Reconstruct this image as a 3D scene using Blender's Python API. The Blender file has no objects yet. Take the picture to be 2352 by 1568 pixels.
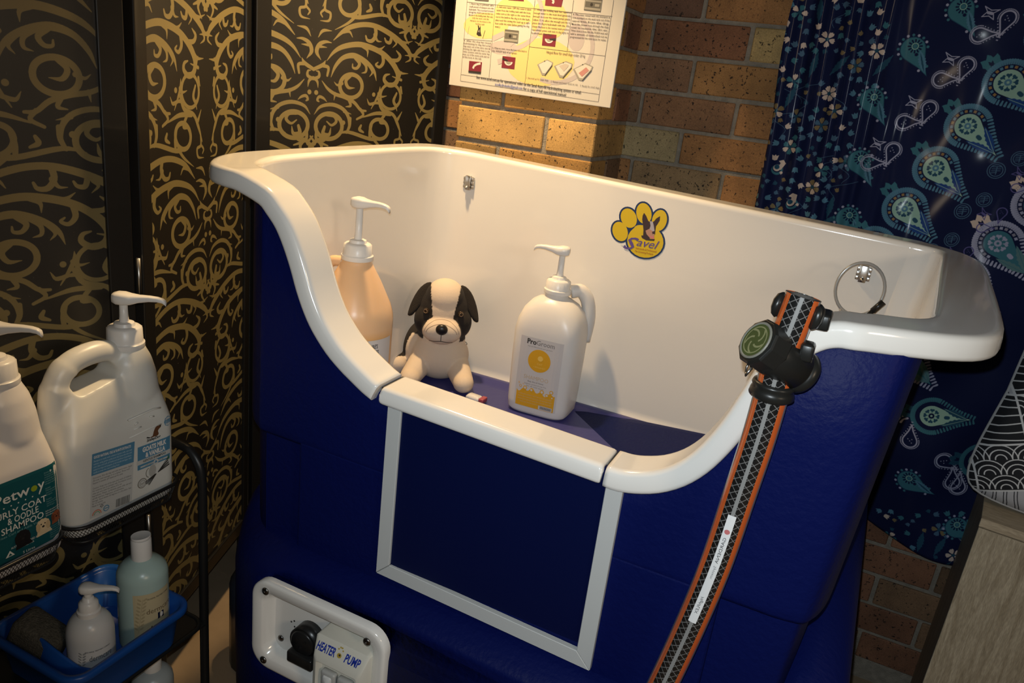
import bpy, bmesh, math, random
import json
import numpy as np
from mathutils import Matrix, Vector
random.seed(7); RNG = np.random.default_rng(5)
SC = bpy.context.scene
COL = SC.collection
pi = math.pi
FLOOR = -1.42           # all coordinates below are measured from eye height; everything is lifted by 1.42 m at the end

# ------------------------------------------------------------------ camera, world, lights, exposure
cam = bpy.data.cameras.new('camera'); cam_o = bpy.data.objects.new('camera', cam); COL.objects.link(cam_o)
right = Vector(((0.895637, 0.429087, 0.117129))); up = Vector(((-0.239376, 0.243055, 0.940012))); back = Vector(((0.374878, -0.869948, 0.320402)))
cam_o.matrix_world = Matrix(((right.x, up.x, back.x, 0), (right.y, up.y, back.y, 0), (right.z, up.z, back.z, 0), (0, 0, 0, 1)))
cam.sensor_width = 36.0; cam.lens = 36.0 * 1765.8 / 2352.0; cam.clip_start = 0.02
SC.camera = cam_o
SC.view_settings.view_transform = 'Standard'; SC.view_settings.look = 'None'
SC.view_settings.gamma = 1.0; SC.view_settings.use_curve_mapping = False
SC.view_settings.exposure = 0.0
world = bpy.data.worlds.new('world'); SC.world = world; world.use_nodes = True
world.node_tree.nodes['Background'].inputs[0].default_value = (1.0, 0.86, 0.68, 1)
world.node_tree.nodes['Background'].inputs[1].default_value = 0.012

def light(name, kind, loc, power, color, size, target=None, angle=None, blend=0.5):
    l = bpy.data.lights.new(name, kind); l.energy = power; l.color = color
    if kind == 'AREA': l.size = size
    else: l.shadow_soft_size = size
    if kind == 'SPOT': l.spot_size = math.radians(angle); l.spot_blend = blend
    o = bpy.data.objects.new(name, l); COL.objects.link(o); o.location = loc
    if target is not None:
        o.rotation_euler = (Vector(target) - Vector(loc)).to_track_quat('-Z', 'Y').to_euler()
    return o
# the phone's own flash, beside its lens
light('phone_flash', 'SPOT', (-0.012, 0.01, 0.022), 34.0, (0.84, 0.93, 0.98), 0.004, (-0.16, 0.92, -0.34), 104, 1.0)
# warm downlight over the screen end of the bath
light('warm_downlight', 'SPOT', (-0.90, 1.39, 0.62), 68.0, (1.0, 0.69, 0.36), 0.035, (-0.88, 1.42, -0.5), 108, 0.7)
# the room's other lamp, far off to the right
light('room_lamp', 'POINT', (2.20, -0.60, 0.587), 60.0, (1.0, 0.78, 0.55), 0.24)

# ------------------------------------------------------------------ materials
MATS = {}
def lin(c):
    return tuple(((v / 255) / 12.92 if v / 255 <= 0.04045 else ((v / 255 + 0.055) / 1.055) ** 2.4) for v in c)
def mat(name, color, rough=0.5, metal=0.0, bump=0.0, bscale=60.0, var=0.0, vscale=8.0, coat=0.0, trans=0.0, ior=1.45, sss=0.0, sheen=0.0, spec=0.5):
    if name in MATS: return MATS[name]
    m = bpy.data.materials.new(name); m.use_nodes = True; MATS[name] = m
    nt = m.node_tree; b = nt.nodes['Principled BSDF']
    b.inputs['Base Color'].default_value = (*color, 1); b.inputs['Roughness'].default_value = rough
    b.inputs['Metallic'].default_value = metal; b.inputs['Coat Weight'].default_value = coat; b.inputs['Coat Roughness'].default_value = 0.06
    b.inputs['Transmission Weight'].default_value = trans; b.inputs['IOR'].default_value = ior
    b.inputs['Specular IOR Level'].default_value = spec
    if sss: b.inputs['Subsurface Weight'].default_value = sss; b.inputs['Subsurface Radius'].default_value = (0.01, 0.008, 0.006); b.inputs['Subsurface Scale'].default_value = 0.6
    if sheen: b.inputs['Sheen Weight'].default_value = sheen
    tc = nt.nodes.new('ShaderNodeTexCoord')
    if var:
        n = nt.nodes.new('ShaderNodeTexNoise'); n.inputs['Scale'].default_value = vscale; n.inputs['Detail'].default_value = 5
        nt.links.new(tc.outputs['Object'], n.inputs['Vector'])
        r = nt.nodes.new('ShaderNodeValToRGB')
        r.color_ramp.elements[0].position = 0.3; r.color_ramp.elements[1].position = 0.7
        r.color_ramp.elements[0].color = (*[c * (1 - var) for c in color], 1); r.color_ramp.elements[1].color = (*[min(1, c * (1 + var)) for c in color], 1)
        nt.links.new(n.outputs['Fac'], r.inputs['Fac']); nt.links.new(r.outputs['Color'], b.inputs['Base Color'])
    if bump:
        n2 = nt.nodes.new('ShaderNodeTexNoise'); n2.inputs['Scale'].default_value = bscale; n2.inputs['Detail'].default_value = 4
        nt.links.new(tc.outputs['Object'], n2.inputs['Vector'])
        bp = nt.nodes.new('ShaderNodeBump'); bp.inputs['Strength'].default_value = bump; bp.inputs['Distance'].default_value = 0.004
        nt.links.new(n2.outputs['Fac'], bp.inputs['Height']); nt.links.new(bp.outputs['Normal'], b.inputs['Normal'])
    return m

# ------------------------------------------------------------------ mesh helpers
class MB:
    def __init__(s): s.v = []; s.f = []; s.m = []; s.sm = []
    def add(s, vs, fs, mi=0, M=None, smooth=True):
        o = len(s.v)
        for v in vs:
            if M is not None: v = M @ Vector(v)
            s.v.append((v[0], v[1], v[2]))
        for f in fs: s.f.append([i + o for i in f]); s.m.append(mi); s.sm.append(smooth)
    def loft(s, rings, mi=0, closed=True, cap0=False, cap1=False, M=None, smooth=True, loop=False):
        n = len(rings[0]); vs = [p for r in rings for p in r]; fs = []
        R = len(rings)
        for i in range(R if loop else R - 1):
            a, b = i * n, ((i + 1) % R) * n
            for j in range(n if closed else n - 1):
                k = (j + 1) % n
                fs.append([a + j, a + k, b + k, b + j])
        if cap0: fs.append(list(range(n))[::-1])
        if cap1: fs.append([(R - 1) * n + j for j in range(n)])
        s.add(vs, fs, mi, M, smooth)
    def box(s, lo, hi, mi=0, bev=0.0, M=None):
        (x0, y0, z0), (x1, y1, z1) = lo, hi
        if bev <= 0:
            vs = [(x0, y0, z0), (x1, y0, z0), (x1, y1, z0), (x0, y1, z0), (x0, y0, z1), (x1, y0, z1), (x1, y1, z1), (x0, y1, z1)]
            s.add(vs, [[3, 2, 1, 0], [4, 5, 6, 7], [0, 1, 5, 4], [1, 2, 6, 5], [2, 3, 7, 6], [3, 0, 4, 7]], mi, M, False); return
        cx, cy = (x0 + x1) / 2, (y0 + y1) / 2
        rings = []
        for ins, z in ((bev, z0), (bev * .3, z0 + bev * .3), (0, z0 + bev), (0, z1 - bev), (bev * .3, z1 - bev * .3), (bev, z1)):
            rings.append([(cx + p[0], cy + p[1], z) for p in rrect(x1 - x0 - 2 * ins, y1 - y0 - 2 * ins, max(bev - ins * .4, 1e-4), 3)])
        s.loft(rings, mi, True, True, True, M)
    def lathe(s, prof, n=32, mi=0, M=None, cap0=True, cap1=True, smooth=True, sx=1.0, sy=1.0):
        rings = [[(r * math.cos(2 * pi * k / n) * sx, r * math.sin(2 * pi * k / n) * sy, z) for k in range(n)] for r, z in prof]
        s.loft(rings, mi, True, cap0, cap1, M, smooth)
    def tube(s, path, r, n=10, mi=0, cap=True, closed=False, flat=1.0, up=None):
        P = [Vector(p) for p in path]; N = len(P); rings = []
        t0 = (P[1] - P[0]).normalized()
        u = Vector(up) if up else (Vector((0, 0, 1)) if abs(t0.z) < 0.9 else Vector((1, 0, 0)))
        u = (u - t0 * u.dot(t0)).normalized()
        for i in range(N):
            if closed: t = (P[(i + 1) % N] - P[i - 1]).normalized()
            else: t = (P[min(i + 1, N - 1)] - P[max(i - 1, 0)]).normalized()
            u = (u - t * u.dot(t)).normalized(); w = t.cross(u)
            ri = r[i] if isinstance(r, (list, tuple)) else r
            rings.append([tuple(P[i] + u * (ri * flat * math.cos(2 * pi * k / n)) + w * (ri * math.sin(2 * pi * k / n))) for k in range(n)])
        s.loft(rings, mi, True, cap and not closed, cap and not closed, loop=closed)
    def prism(s, poly, fn0, fn1, mi=0, smooth=False):
        n = len(poly); vs = [fn0(p) for p in poly] + [fn1(p) for p in poly]
        s.add(vs, [list(range(n))[::-1], [n + i for i in range(n)]] + [[i, (i + 1) % n, n + (i + 1) % n, n + i] for i in range(n)], mi, None, smooth)
    def sphere(s, c, r, mi=0, n=20, m=12, axes=None):
        A = axes or (Vector((1, 0, 0)), Vector((0, 1, 0)), Vector((0, 0, 1)))
        rr = r if isinstance(r, (tuple, list)) else (r, r, r); c = Vector(c); rings = []
        for i in range(m + 1):
            th = pi * i / m; q = max(math.sin(th), 1e-3)
            rings.append([tuple(c + A[0] * (rr[0] * q * math.cos(2 * pi * k / n)) + A[1] * (rr[1] * q * math.sin(2 * pi * k / n)) - A[2] * (rr[2] * math.cos(th))) for k in range(n)])
        s.loft(rings, mi, True, True, True)

def rrect(w, h, r, n=4):
    r = min(r, w / 2 - 1e-5, h / 2 - 1e-5); pts = []
    for cx, cy, a0 in ((w / 2 - r, h / 2 - r, 0), (-w / 2 + r, h / 2 - r, pi / 2), (-w / 2 + r, -h / 2 + r, pi), (w / 2 - r, -h / 2 + r, 1.5 * pi)):
        for k in range(n + 1):
            a = a0 + pi / 2 * k / n; pts.append((cx + r * math.cos(a), cy + r * math.sin(a)))
    return pts
def crom(pts, k=4, closed=False):
    P = [np.array(p, float) for p in pts]; n = len(P); out = []
    for i in range(n if closed else n - 1):
        p1, p2 = P[i], P[(i + 1) % n]
        p0 = P[i - 1] if (closed or i > 0) else 2 * p1 - p2
        p3 = P[(i + 2) % n] if (closed or i + 2 < n) else 2 * p2 - p1
        for j in range(k):
            t = j / k
            out.append(tuple(0.5 * ((2 * p1) + (p2 - p0) * t + (2 * p0 - 5 * p1 + 4 * p2 - p3) * t * t + (3 * p1 - p0 - 3 * p2 + p3) * t ** 3)))
    if not closed: out.append(tuple(P[-1]))
    return out
def circ(cx, cy, rx, ry=None, n=20, rot=0.0):
    ry = rx if ry is None else ry; c, s_ = math.cos(rot), math.sin(rot)
    return [(cx + rx * math.cos(a) * c - ry * math.sin(a) * s_, cy + rx * math.cos(a) * s_ + ry * math.sin(a) * c) for a in (2 * pi * k / n for k in range(n))]

ORG = {}
def root_of(o):
    while o.parent: o = o.parent
    return o
def link(name, me, parent=None, mats=(), kind=None, label=None, category=None, group=None):
    for m in mats: me.materials.append(m)
    o = bpy.data.objects.new(name, me); COL.objects.link(o)
    if parent is not None: o.parent = parent
    if kind: o['kind'] = kind
    if label: o['label'] = label
    if category: o['category'] = category
    if group: o['group'] = group
    return o
def obj(name, mb, mats, parent=None, fix=True, **kw):
    me = bpy.data.meshes.new(name)
    org = ORG.get(root_of(parent).name, (0, 0, 0)) if parent is not None else (0, 0, 0)
    vs = [(v[0] - org[0], v[1] - org[1], v[2] - org[2]) for v in mb.v]
    me.from_pydata(vs, [], mb.f)
    me.polygons.foreach_set('material_index', mb.m); me.polygons.foreach_set('use_smooth', mb.sm)
    me.update()
    if fix:
        bm = bmesh.new(); bm.from_mesh(me); bmesh.ops.recalc_face_normals(bm, faces=bm.faces); bm.to_mesh(me); bm.free()
    if not isinstance(mats, (list, tuple)): mats = [mats]
    o = link(name, me, parent, mats, **kw)
    return o
def sharp(o, ang=35):
    o.data.set_sharp_from_angle(angle=math.radians(ang)); return o
def bevel(o, w, seg=2, ang=40):
    md = o.modifiers.new('bevel', 'BEVEL'); md.width = w; md.segments = seg; md.limit_method = 'ANGLE'; md.angle_limit = math.radians(ang)
    return o
def thing(name, loc, label, category, group=None):
    o = bpy.data.objects.new(name, None); COL.objects.link(o); o.location = loc; o.empty_display_size = 0.05
    o['label'] = label; o['category'] = category
    if group: o['group'] = group
    ORG[o.name] = tuple(loc); return o

# ------------------------------------------------------------------ flat print (lettering and shapes on a surface)
TXT = {}
def text2d(s_, shear=0.0, bold=0.0):
    key = (s_, shear, bold)
    if key not in TXT:
        c = bpy.data.curves.new('txt', 'FONT'); c.body = s_; c.size = 1.0; c.shear = shear; c.offset = bold; c.resolution_u = 2; c.fill_mode = 'FRONT'
        o = bpy.data.objects.new('txt', c); COL.objects.link(o)
        me = o.to_mesh()
        vs = [(v.co.x, v.co.y) for v in me.vertices]; fs = [list(p.vertices) for p in me.polygons]
        o.to_mesh_clear(); bpy.data.objects.remove(o); bpy.data.curves.remove(c)
        TXT[key] = (vs, fs)
    return TXT[key]
def dice(pts, fs, step):
    """slice flat polygons into narrow columns so that they can follow a curved surface"""
    bm = bmesh.new(); vs = [bm.verts.new((p[0], p[1], 0)) for p in pts]
    for f in fs:
        try: bm.faces.new([vs[i] for i in f])
        except ValueError: pass
    for ax in (0, 1):
        lo, hi = min(p[ax] for p in pts), max(p[ax] for p in pts); st = step if ax == 0 else step * 1.6
        for k in range(int(math.floor(lo / st)) + 1, int(math.ceil(hi / st))):
            co = (k * st, 0, 0) if ax == 0 else (0, k * st, 0)
            bmesh.ops.bisect_plane(bm, geom=bm.verts[:] + bm.edges[:] + bm.faces[:], plane_co=co, plane_no=(1 - ax, ax, 0), dist=1e-7)
    bm.verts.index_update(); out = [(v.co.x, v.co.y) for v in bm.verts]; ff = [[v.index for v in f.verts] for f in bm.faces]; bm.free()
    return out, ff
class Print:
    """flat print in (a, b) metres; layers lie a fraction of a millimetre over one another"""
    def __init__(s, step=0.00018, base=0.0002): s.mb = MB(); s.step = step; s.base = base; s.items = []
    def poly(s, pts, mi, layer=0): s.items.append((list(pts), [list(range(len(pts)))], mi, layer))
    def rect(s, x0, y0, x1, y1, mi, layer=0, rot=0.0): s.poly([(x0, y0), (x1, y0), (x1, y1), (x0, y1)], mi, layer)
    def line(s, p, q, w, mi, layer=1):
        dx, dy = q[0] - p[0], q[1] - p[1]; L = math.hypot(dx, dy) or 1; nx, ny = -dy / L * w / 2, dx / L * w / 2
        s.poly([(p[0] - nx, p[1] - ny), (q[0] - nx, q[1] - ny), (q[0] + nx, q[1] + ny), (p[0] + nx, p[1] + ny)], mi, layer)
    def pline(s, pts, w, mi, layer=1):
        for a, b in zip(pts, pts[1:]): s.line(a, b, w, mi, layer)
    def text(s, t, x, y, size, mi, layer=2, align='l', width=None, shear=0.0, bold=0.0, rot=0.0):
        vs, fs = text2d(t, shear, bold)
        if not vs: return
        xs = [v[0] for v in vs]; w = max(xs) - min(xs); x0 = min(xs)
        sx = (width / w) if width else size; W = w * sx
        off = {'l': 0, 'c': -W / 2, 'r': -W}[align]; c, n = math.cos(rot), math.sin(rot)
        P = [((v[0] - x0) * sx + off, v[1] * size) for v in vs]
        s.items.append(([(x + a * c - b * n, y + a * n + b * c) for a, b in P], fs, mi, layer))
    def build(s, name, fn, mats, parent, **kw):
        mb = MB(); cut = kw.pop('cut', None)
        for rank, (pts, fs, mi, layer) in enumerate(sorted(s.items, key=lambda q: q[3])):
            if cut: pts, fs = dice(pts, fs, cut)
            mb.add([fn(p[0], p[1], s.base + layer * s.step * .5 + rank * 5e-6) for p in pts], fs, mi, None, False)
        return obj(name, mb, mats, parent, fix=False, **kw)
INK = lambda n, rgb, r=0.5: mat('ink_' + n, lin(rgb), r)

# ------------------------------------------------------------------ painted-in-memory print masks (computed here, no files)
class Raster:
    def __init__(s, w, h, x0, x1, y0, y1, ch=1, bg=0.0, wrap=False):
        s.w, s.h, s.x0, s.x1, s.y0, s.y1, s.wrap = w, h, x0, x1, y0, y1, wrap
        s.a = np.zeros((h, w, ch), np.float32); s.a[:] = bg; s.px = (x1 - x0) / w
    def _box(s, bx0, bx1, by0, by1):
        i0 = int(math.floor((bx0 - s.x0) / s.px)) - 1; i1 = int(math.ceil((bx1 - s.x0) / s.px)) + 2
        j0 = int(math.floor((by0 - s.y0) / s.px)) - 1; j1 = int(math.ceil((by1 - s.y0) / s.px)) + 2
        if not s.wrap: i0, i1, j0, j1 = max(i0, 0), min(i1, s.w), max(j0, 0), min(j1, s.h)
        if i0 >= i1 or j0 >= j1: return None
        I = np.arange(i0, i1); J = np.arange(j0, j1)
        return I, J, (s.x0 + (I + .5) * s.px)[None, :], (s.y0 + (J + .5) * s.px)[:, None]
    def _put(s, I, J, cov, col):
        if s.wrap: I = I % s.w; J = J % s.h
        ix = np.ix_(J, I); c = cov[..., None]
        s.a[ix] = s.a[ix] * (1 - c) + np.array(col, np.float32) * c
    def stroke(s, pts, col):
        """pts: (x, y, half-width)"""
        for (xa, ya, ra), (xb, yb, rb) in zip(pts, pts[1:]):
            r = max(ra, rb); B = s._box(min(xa, xb) - r, max(xa, xb) + r, min(ya, yb) - r, max(ya, yb) + r)
            if B is None: continue
            I, J, X, Y = B; dx, dy = xb - xa, yb - ya; L2 = dx * dx + dy * dy + 1e-12
            t = np.clip(((X - xa) * dx + (Y - ya) * dy) / L2, 0, 1)
            d = np.hypot(X - xa - t * dx, Y - ya - t * dy) - (ra + (rb - ra) * t)
            s._put(I, J, np.clip(0.5 - d / s.px, 0, 1), col)
    def line(s, pts, w, col): s.stroke([(p[0], p[1], w / 2) for p in pts], col)
    def dot(s, x, y, r, col): s.stroke([(x, y, r), (x + 1e-6, y, r)], col)
    def poly(s, pts, col):
        xs = [p[0] for p in pts]; ys = [p[1] for p in pts]
        B = s._box(min(xs), max(xs), min(ys), max(ys))
        if B is None: return
        I, J, X, Y = B; cov = np.zeros((len(J), len(I)), np.float32); sub = ((-.25, -.25), (.25, -.25), (-.25, .25), (.25, .25))
        for ox, oy in sub:
            x = X + ox * s.px; y = Y + oy * s.px; ins = np.zeros(cov.shape, bool)
            for k in range(len(pts)):
                xa, ya = pts[k]; xb, yb = pts[k - 1]
                if ya == yb: continue
                c = ((ya > y) != (yb > y)) & (x < (xb - xa) * (y - ya) / (yb - ya) + xa); ins ^= c
            cov += ins * .25
        s._put(I, J, cov, col)
    def image(s, name, color=True):
        im = bpy.data.images.new(name, s.w, s.h, alpha=False, float_buffer=False)
        if not color: im.colorspace_settings.name = 'Non-Color'
        out = np.ones((s.h, s.w, 4), np.float32)
        a = s.a if s.a.shape[2] == 3 else np.repeat(s.a, 3, 2)
        if color: a = np.where(a <= 0.0031308, a * 12.92, 1.055 * np.power(np.maximum(a, 1e-9), 1 / 2.4) - 0.055)
        out[..., :3] = a
        im.pixels.foreach_set(out.ravel()); im.update(); im.pack()
        return im

# ------------------------------------------------------------------ setting: floor, brick wall, brick pier
def brick_mat():
    m = bpy.data.materials.new('brick'); m.use_nodes = True; nt = m.node_tree; b = nt.nodes['Principled BSDF']; L = nt.links.new
    oi = nt.nodes.new('ShaderNodeObjectInfo'); tc = nt.nodes.new('ShaderNodeTexCoord')
    mul = nt.nodes.new('ShaderNodeMath'); mul.operation = 'MULTIPLY'; mul.inputs[1].default_value = 37.0
    L(oi.outputs['Random'], mul.inputs[0])
    ad = nt.nodes.new('ShaderNodeVectorMath'); ad.operation = 'ADD'; L(tc.outputs['Object'], ad.inputs[0]); L(mul.outputs[0], ad.inputs[1])
    def noise(sc, det, rough=0.5):
        n = nt.nodes.new('ShaderNodeTexNoise'); n.inputs['Scale'].default_value = sc; n.inputs['Detail'].default_value = det; n.inputs['Roughness'].default_value = rough
        L(ad.outputs[0], n.inputs['Vector']); return n
    def ramp(src, stops):
        r = nt.nodes.new('ShaderNodeValToRGB'); e = r.color_ramp.elements
        e[0].position, e[0].color = stops[0][0], (*[stops[0][1]] * 3, 1); e[1].position, e[1].color = stops[1][0], (*[stops[1][1]] * 3, 1)
        L(src, r.inputs['Fac']); return r
    def mulmix(a, c, mode='MULTIPLY', f=1.0):
        x = nt.nodes.new('ShaderNodeMix'); x.data_type = 'RGBA'; x.blend_type = mode; x.inputs[0].default_value = f
        L(a, x.inputs[6]); L(c, x.inputs[7]); return x.outputs[2]
    c1 = ramp(noise(9, 3).outputs['Fac'], ((0.3, 0.66), (0.7, 1.2)))
    c2 = ramp(noise(420, 2).outputs['Fac'], ((0.35, 0.8), (0.65, 1.12)))
    sp = ramp(noise(120, 3, 0.62).outputs['Fac'], ((0.60, 1.0), (0.66, 0.10)))
    c = mulmix(mulmix(mulmix(oi.outputs['Color'], c1.outputs[0]), c2.outputs[0]), sp.outputs[0])
    L(c, b.inputs['Base Color']); b.inputs['Roughness'].default_value = 0.85
    bp = nt.nodes.new('ShaderNodeBump'); bp.inputs['Strength'].default_value = 0.35; bp.inputs['Distance'].default_value = 0.0015
    L(noise(260, 4).outputs['Fac'], bp.inputs['Height']); L(bp.outputs[0], b.inputs['Normal'])
    return m
BRICK = brick_mat()
MORTAR = mat('mortar', (0.23, 0.205, 0.165), 0.95, bump=0.6, bscale=300, var=0.18, vscale=60)
BRICK_MESH = {}
def brick(w, d, cx, cy, cz, col, parent, rot=0):
    key = (round(w, 3), round(d, 3))
    if key not in BRICK_MESH:
        mb = MB(); mb.box((-w / 2, -d / 2, -0.0381), (w / 2, d / 2, 0.0381))
        me = bpy.data.meshes.new('brick'); bm = bmesh.new()
        for v in mb.v: bm.verts.new(v)
        bm.verts.ensure_lookup_table()
        for f in mb.f: bm.faces.new([bm.verts[i] for i in f])
        bmesh.ops.recalc_face_normals(bm, faces=bm.faces)
        bmesh.ops.bevel(bm, geom=list(bm.edges), offset=0.0026, segments=1, affect='EDGES')
        bm.to_mesh(me); bm.free(); me.materials.append(BRICK); BRICK_MESH[key] = me
    o = bpy.data.objects.new('brick', BRICK_MESH[key]); COL.objects.link(o); o.parent = parent
    o.location = (cx + random.uniform(-.0008, .0008), cy + random.uniform(-.0015, .0012), cz + random.uniform(-.0012, .0012))
    o.rotation_euler = (random.uniform(-.006, .006), random.uniform(-.006, .006), rot + random.uniform(-.006, .006))
    k = random.uniform(.86, 1.14); o.color = (col[0] * k, col[1] * k, col[2] * k, 1)
    return o
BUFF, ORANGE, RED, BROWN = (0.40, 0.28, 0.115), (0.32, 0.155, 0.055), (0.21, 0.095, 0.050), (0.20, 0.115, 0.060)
mb = MB(); mb.box((-2.6, -1.4, FLOOR - .05), (2.2, 2.12, FLOOR))
obj('floor', mb, mat('floor_vinyl', (0.30, 0.22, 0.14), 0.55, var=0.25, vscale=5, bump=0.15, bscale=80), kind='structure')
mb = MB(); mb.box((-2.6, 2.006, FLOOR), (2.2, 2.12, 1.1))
wall = obj('wall_back', mb, MORTAR, kind='structure')
fixed = {(2, -0.71): (0.17, 0.09, 0.055), (2, -0.47): ORANGE, (1, -0.587): (0.24, 0.105, 0.05), (1, -0.347): BUFF, (0, -0.71): (0.20, 0.11, 0.06), (0, -0.47): (0.34, 0.175, 0.06), (-1, -0.587): (0.26, 0.135, 0.065), (-1, -0.347): (0.29, 0.14, 0.05), (-2, -0.71): (0.34, 0.27, 0.14), (-2, -0.47): ORANGE, (-3, -0.587): (0.27, 0.175, 0.085), (-3, -0.347): ORANGE}
for k in range(-17, 6):
    z = 0.015 + 0.086 * k + 0.043
    if z - .038 < FLOOR: continue
    x = (-0.47 if k % 2 == 0 else -0.347) - 0.24 * 5
    while x < 0.95:
        col = random.choices([ORANGE, RED, BROWN, BUFF], [4, 4, 2.2, 1.3])[0]
        for (fk, fx), fc in fixed.items():
            if fk == k and abs(fx - x) < .02: col = fc
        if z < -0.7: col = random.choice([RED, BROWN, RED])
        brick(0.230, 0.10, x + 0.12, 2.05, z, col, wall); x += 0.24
mb = MB(); mb.box((-0.980, 1.771, FLOOR), (-0.620, 2.006, 1.1))
pier = obj('wall_pier', mb, MORTAR, kind='structure')
for k in range(-16, 6):
    z = 0.015 + 0.086 * k + 0.043
    pc = lambda: random.choices([(0.42, 0.255, 0.085), (0.44, 0.24, 0.068), ORANGE], [3, 4, 1.5])[0]
    if k % 2 == 0:      # stretcher at the left, header at the right corner
        brick(0.237, 0.11, -0.8665, 1.82, z, pc(), pier); brick(0.232, 0.122, -0.676, 1.881, z, random.choice([ORANGE, pc()]), pier, pi / 2)
        brick(0.232, 0.11, -0.868, 1.94, z, BROWN, pier)
    else:
        brick(0.232, 0.115, -0.9275, 1.881, z, pc(), pier, pi / 2); brick(0.244, 0.11, -0.737, 1.82, z, pc(), pier)
        brick(0.242, 0.11, -0.736, 1.94, z, random.choice([RED, BROWN]), pier)

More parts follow.
